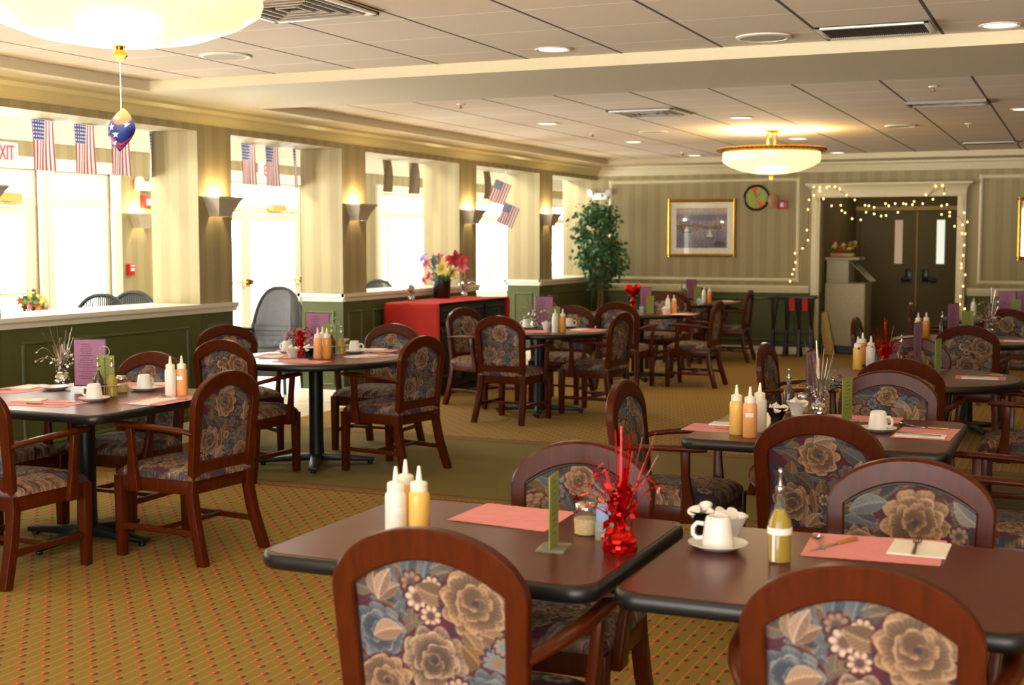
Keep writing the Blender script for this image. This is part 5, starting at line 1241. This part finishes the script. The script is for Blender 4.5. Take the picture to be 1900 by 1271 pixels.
for c in ce:
    for k_ in range(34):
        p = c + Vector((rs.gauss(0, .07), rs.gauss(0, .07), rs.gauss(0, .085)))
        if p.y > .48 or (p.z < 1.18 and p.x < -.1): continue
        d = Vector((rs.uniform(-1, 1), rs.uniform(-1, 1), rs.uniform(-1.3, .1))).normalized(); s_ = d.orthogonal().normalized(); s_ = Matrix.Rotation(rs.uniform(0, 6), 3, d) @ s_; L = rs.uniform(.06, .10); n_ = d.cross(s_)
        lvm.raw([p, p + d * L * .45 + s_ * L * .3, p + d * L, p + d * L * .45 - s_ * L * .3, p + d * L * .5 - n_ * L * .07], [(0, 1, 4), (1, 2, 4), (2, 3, 4), (3, 0, 4)])
o = lvm.build('foliage', 'leaf', r, angle=20)
# ------------------------------------------------------------------ tray stands, machine, boards by the service doors
p = Vector((-3.55, 17.72, 0)); r = thing('tray_stand', 'folded black wooden tray stands with red straps left of the doorway', 'tray stand', p)
for y_ in (-.12, 0, .12): MB().box((0, y_, .80), (.62, .04, .045)).build('top_rail', 'dark_wood', r, bevel=.004)
for x in (-.24, -.06, .08, .25):
    for y0, y1 in ((-.14, .12), (.14, -.1)): MB().bar((x, y0 * .9, .79), (x + (.02 if x > 0 else -.03), y1, 0), .04, .028).build('leg', 'dark_wood', r, bevel=.003)
for z in (.16, .3): MB().box((0, -.1 if z < .2 else .08, z), (.52, .024, .04)).build('cross_rail', 'dark_wood', r)
for x in (.02, .19): MB().box((x, -.145, .71), (.07, .006, .17)).build('strap', 'red_cloth', r)
mx_, my_ = -2.98, 18.72
r = thing('service_cabinet', 'grey white service machine with slanted clear lid inside the doorway', 'machine', (mx_, my_, 0))
MB().box((0, 0, .54), (.54, .62, .86)).build('cabinet_body', 'machine_white', r, bevel=.012); MB().box((-.12, .05, 1.13), (.30, .5, .32)).build('hopper', 'machine_white', r, bevel=.008); MB().box((-.06, .05, 1.305), (.46, .54, .035)).build('shelf_top', 'machine_white', r, bevel=.006)
MB().bar((.05, 0, 1.27), (.34, 0, .99), .5, .012, (0, 0, 1)).build('lid', 'clear_acrylic', r); MB().box((0, 0, .06), (.48, .55, .10)).build('base', 'black_plastic', r)
for s_ in (-1, 1): MB().tube([(s_ * .2, -.25, 0), (s_ * .2, -.25, .12)], .02, 8).build('foot', 'steel', r)
r = thing('fall_arrangement', 'orange and red autumn flower arrangement on top of the white machine', 'flower arrangement', (mx_ - .08, my_ - .05, 1.325)); rs = random.Random(3)
MB().box((0, 0, .03), (.32, .14, .06)).build('basket', 'amber_handle', r, bevel=.01)
for mt in ('petal_red', 'petal_orange', 'petal_yellow', 'leaf'):
    mm = MB()
    for i in range(7): petals(mm, Vector((rs.uniform(-.17, .17), rs.uniform(-.08, .05), rs.uniform(.07, .2))), (rs.uniform(-.5, .5), -1, .6), rs.uniform(.03, .05), 6, rs)
    mm.build('blossoms' if mt != 'leaf' else 'leaves', mt, r)
for i, (x, a, d_) in enumerate(((-3.17, .16, 'left'), (-3.11, .22, 'right'))):
    o = MB().box((0, 0, .29), (.09, .02, .58)).build('board', 'yellow_board', None, bevel=.004, loc=(x, 18.27 - i * .025, 0), rot=(0, -a, 0)); o.rotation_euler = (-.08, -a, 0); tag(o, 'pale yellow board leaning on the white machine, %s of two' % d_, 'board', 'leaning boards')
# ------------------------------------------------------------------ gallery furniture
def wicker(label, cat, group):
    r = thing('wicker_chair', label, cat, (0, 0, 0), 0, group)   # faces +y
    loop = [(.30 * math.copysign(abs(math.cos(a)) ** .8, math.cos(a)), -.26 - .10 * (.42 + .62 * max(0, math.sin(a)) - .4), .44 + .62 * math.sin(a)) for a in [PI * i / 28 for i in range(29)]]
    MB().tube(loop, .02, 8).build('back_frame', 'wicker', r)
    mb = MB()
    for i in range(34):
        x = -.285 + .57 * i / 33; a = math.acos(max(-1, min(1, math.copysign(min(1, abs(x) / .30) ** 1.25, x)))); zt = .44 + .62 * math.sin(a)
        mb.tube([(x, -.26, .42), (x, -.26 - .10 * (.02 + .62 * math.sin(a) * .5 ), (.42 + zt) / 2), (x, -.26 - .10 * (.02 + .62 * math.sin(a)), zt)], .0084, 5)
    for i in range(5): mb.tube([(-.29, -.265 - i * .003, .46 + i * .05), (.29, -.265 - i * .003, .46 + i * .05)], .005, 5)
    mb.build('back_weave', 'wicker', r)
    MB().prism(rrect(.6, .56, .12, 6), .36, .44).build('seat', 'wicker', r, bevel=.01)
    def sk(u, v): a = 2 * PI * u; q = rrect(.6, .54, .12, 6); i = u * len(q); k_ = int(i) % len(q); f_ = i - int(i); A, B_ = q[k_], q[(k_ + 1) % len(q)]; return (A[0] + (B_[0] - A[0]) * f_, A[1] + (B_[1] - A[1]) * f_, .38 - .2 * v)
    MB().grid(sk, 56, 4, True).build('apron', 'wicker', r)
    for x in (-.25, .25):
        for y_ in (-.23, .23): MB().tube([(x, y_, .4), (x * 1.08, y_ * 1.1, 0)], [.022, .018], 8).build('leg', 'wicker', r)
        MB().tube([(x * 1.18, -.27, .62), (x * 1.3, 0, .64), (x * 1.2, .24, .6), (x * 1.1, .25, .42)], .02, 8).build('armrest', 'wicker', r)
    return r
GW = 'wicker chairs in the gallery'
for px, py, X_, rz, d_ in ((519, 537, -7.75, 192, 'standing in the open doorway'), (248, 537, -8.3, 205, 'right of two backs showing over the first ledge'), (188, 556, -8.15, 215, 'left of two backs showing over the first ledge'), (702, 524, -8.0, 200, 'back just showing over the ledge left of the sideboard')):
    q = at(px, py, x=X_) + Vector((-math.sin(R(rz)), math.cos(R(rz)), 0)) * .33; place('wicker', wicker, 'dark wicker armchair in the gallery, ' + d_, 'chair', (q.x, q.y, 0), R(rz), GW)
q = at(60, 560, x=-8.4); r = thing('side_table', 'small gallery table under the yellow flowers', 'table', (q.x, q.y, 0)); MB().prism(circ(.3, 32), .68, .71).build('table_top', 'wicker', r); MB().tube([(0, 0, 0), (0, 0, .68)], .03, 10).build('leg', 'wicker', r); MB().prism(circ(.2, 24), 0, .03).build('base', 'wicker', r)
r = thing('flower_bowl', 'yellow and orange flower arrangement showing over the left ledge', 'flower arrangement', (q.x, q.y, .71)); rs = random.Random(6)
MB().lathe([(0, 0), (.06, 0), (.1, .12), (.09, .12), (.05, .02), (0, .02)], 20).build('bowl', 'white_ceramic', r)
hz = q.z - .71
for mt in ('petal_yellow', 'petal_orange', 'petal_pink', 'leaf'):
    mm = MB()
    for i in range(4 if mt != 'leaf' else 8):
        c = Vector((rs.uniform(-.04, .04), rs.uniform(-.16, .16), hz + rs.uniform(-.06, .03))); petals(mm, c, (1, rs.uniform(-.5, .5), .3), .05, 6, rs); mm.tube([(0, 0, .08), tuple(c)], .004, 5)
    mm.build('blossoms' if mt != 'leaf' else 'leaves', mt, r)
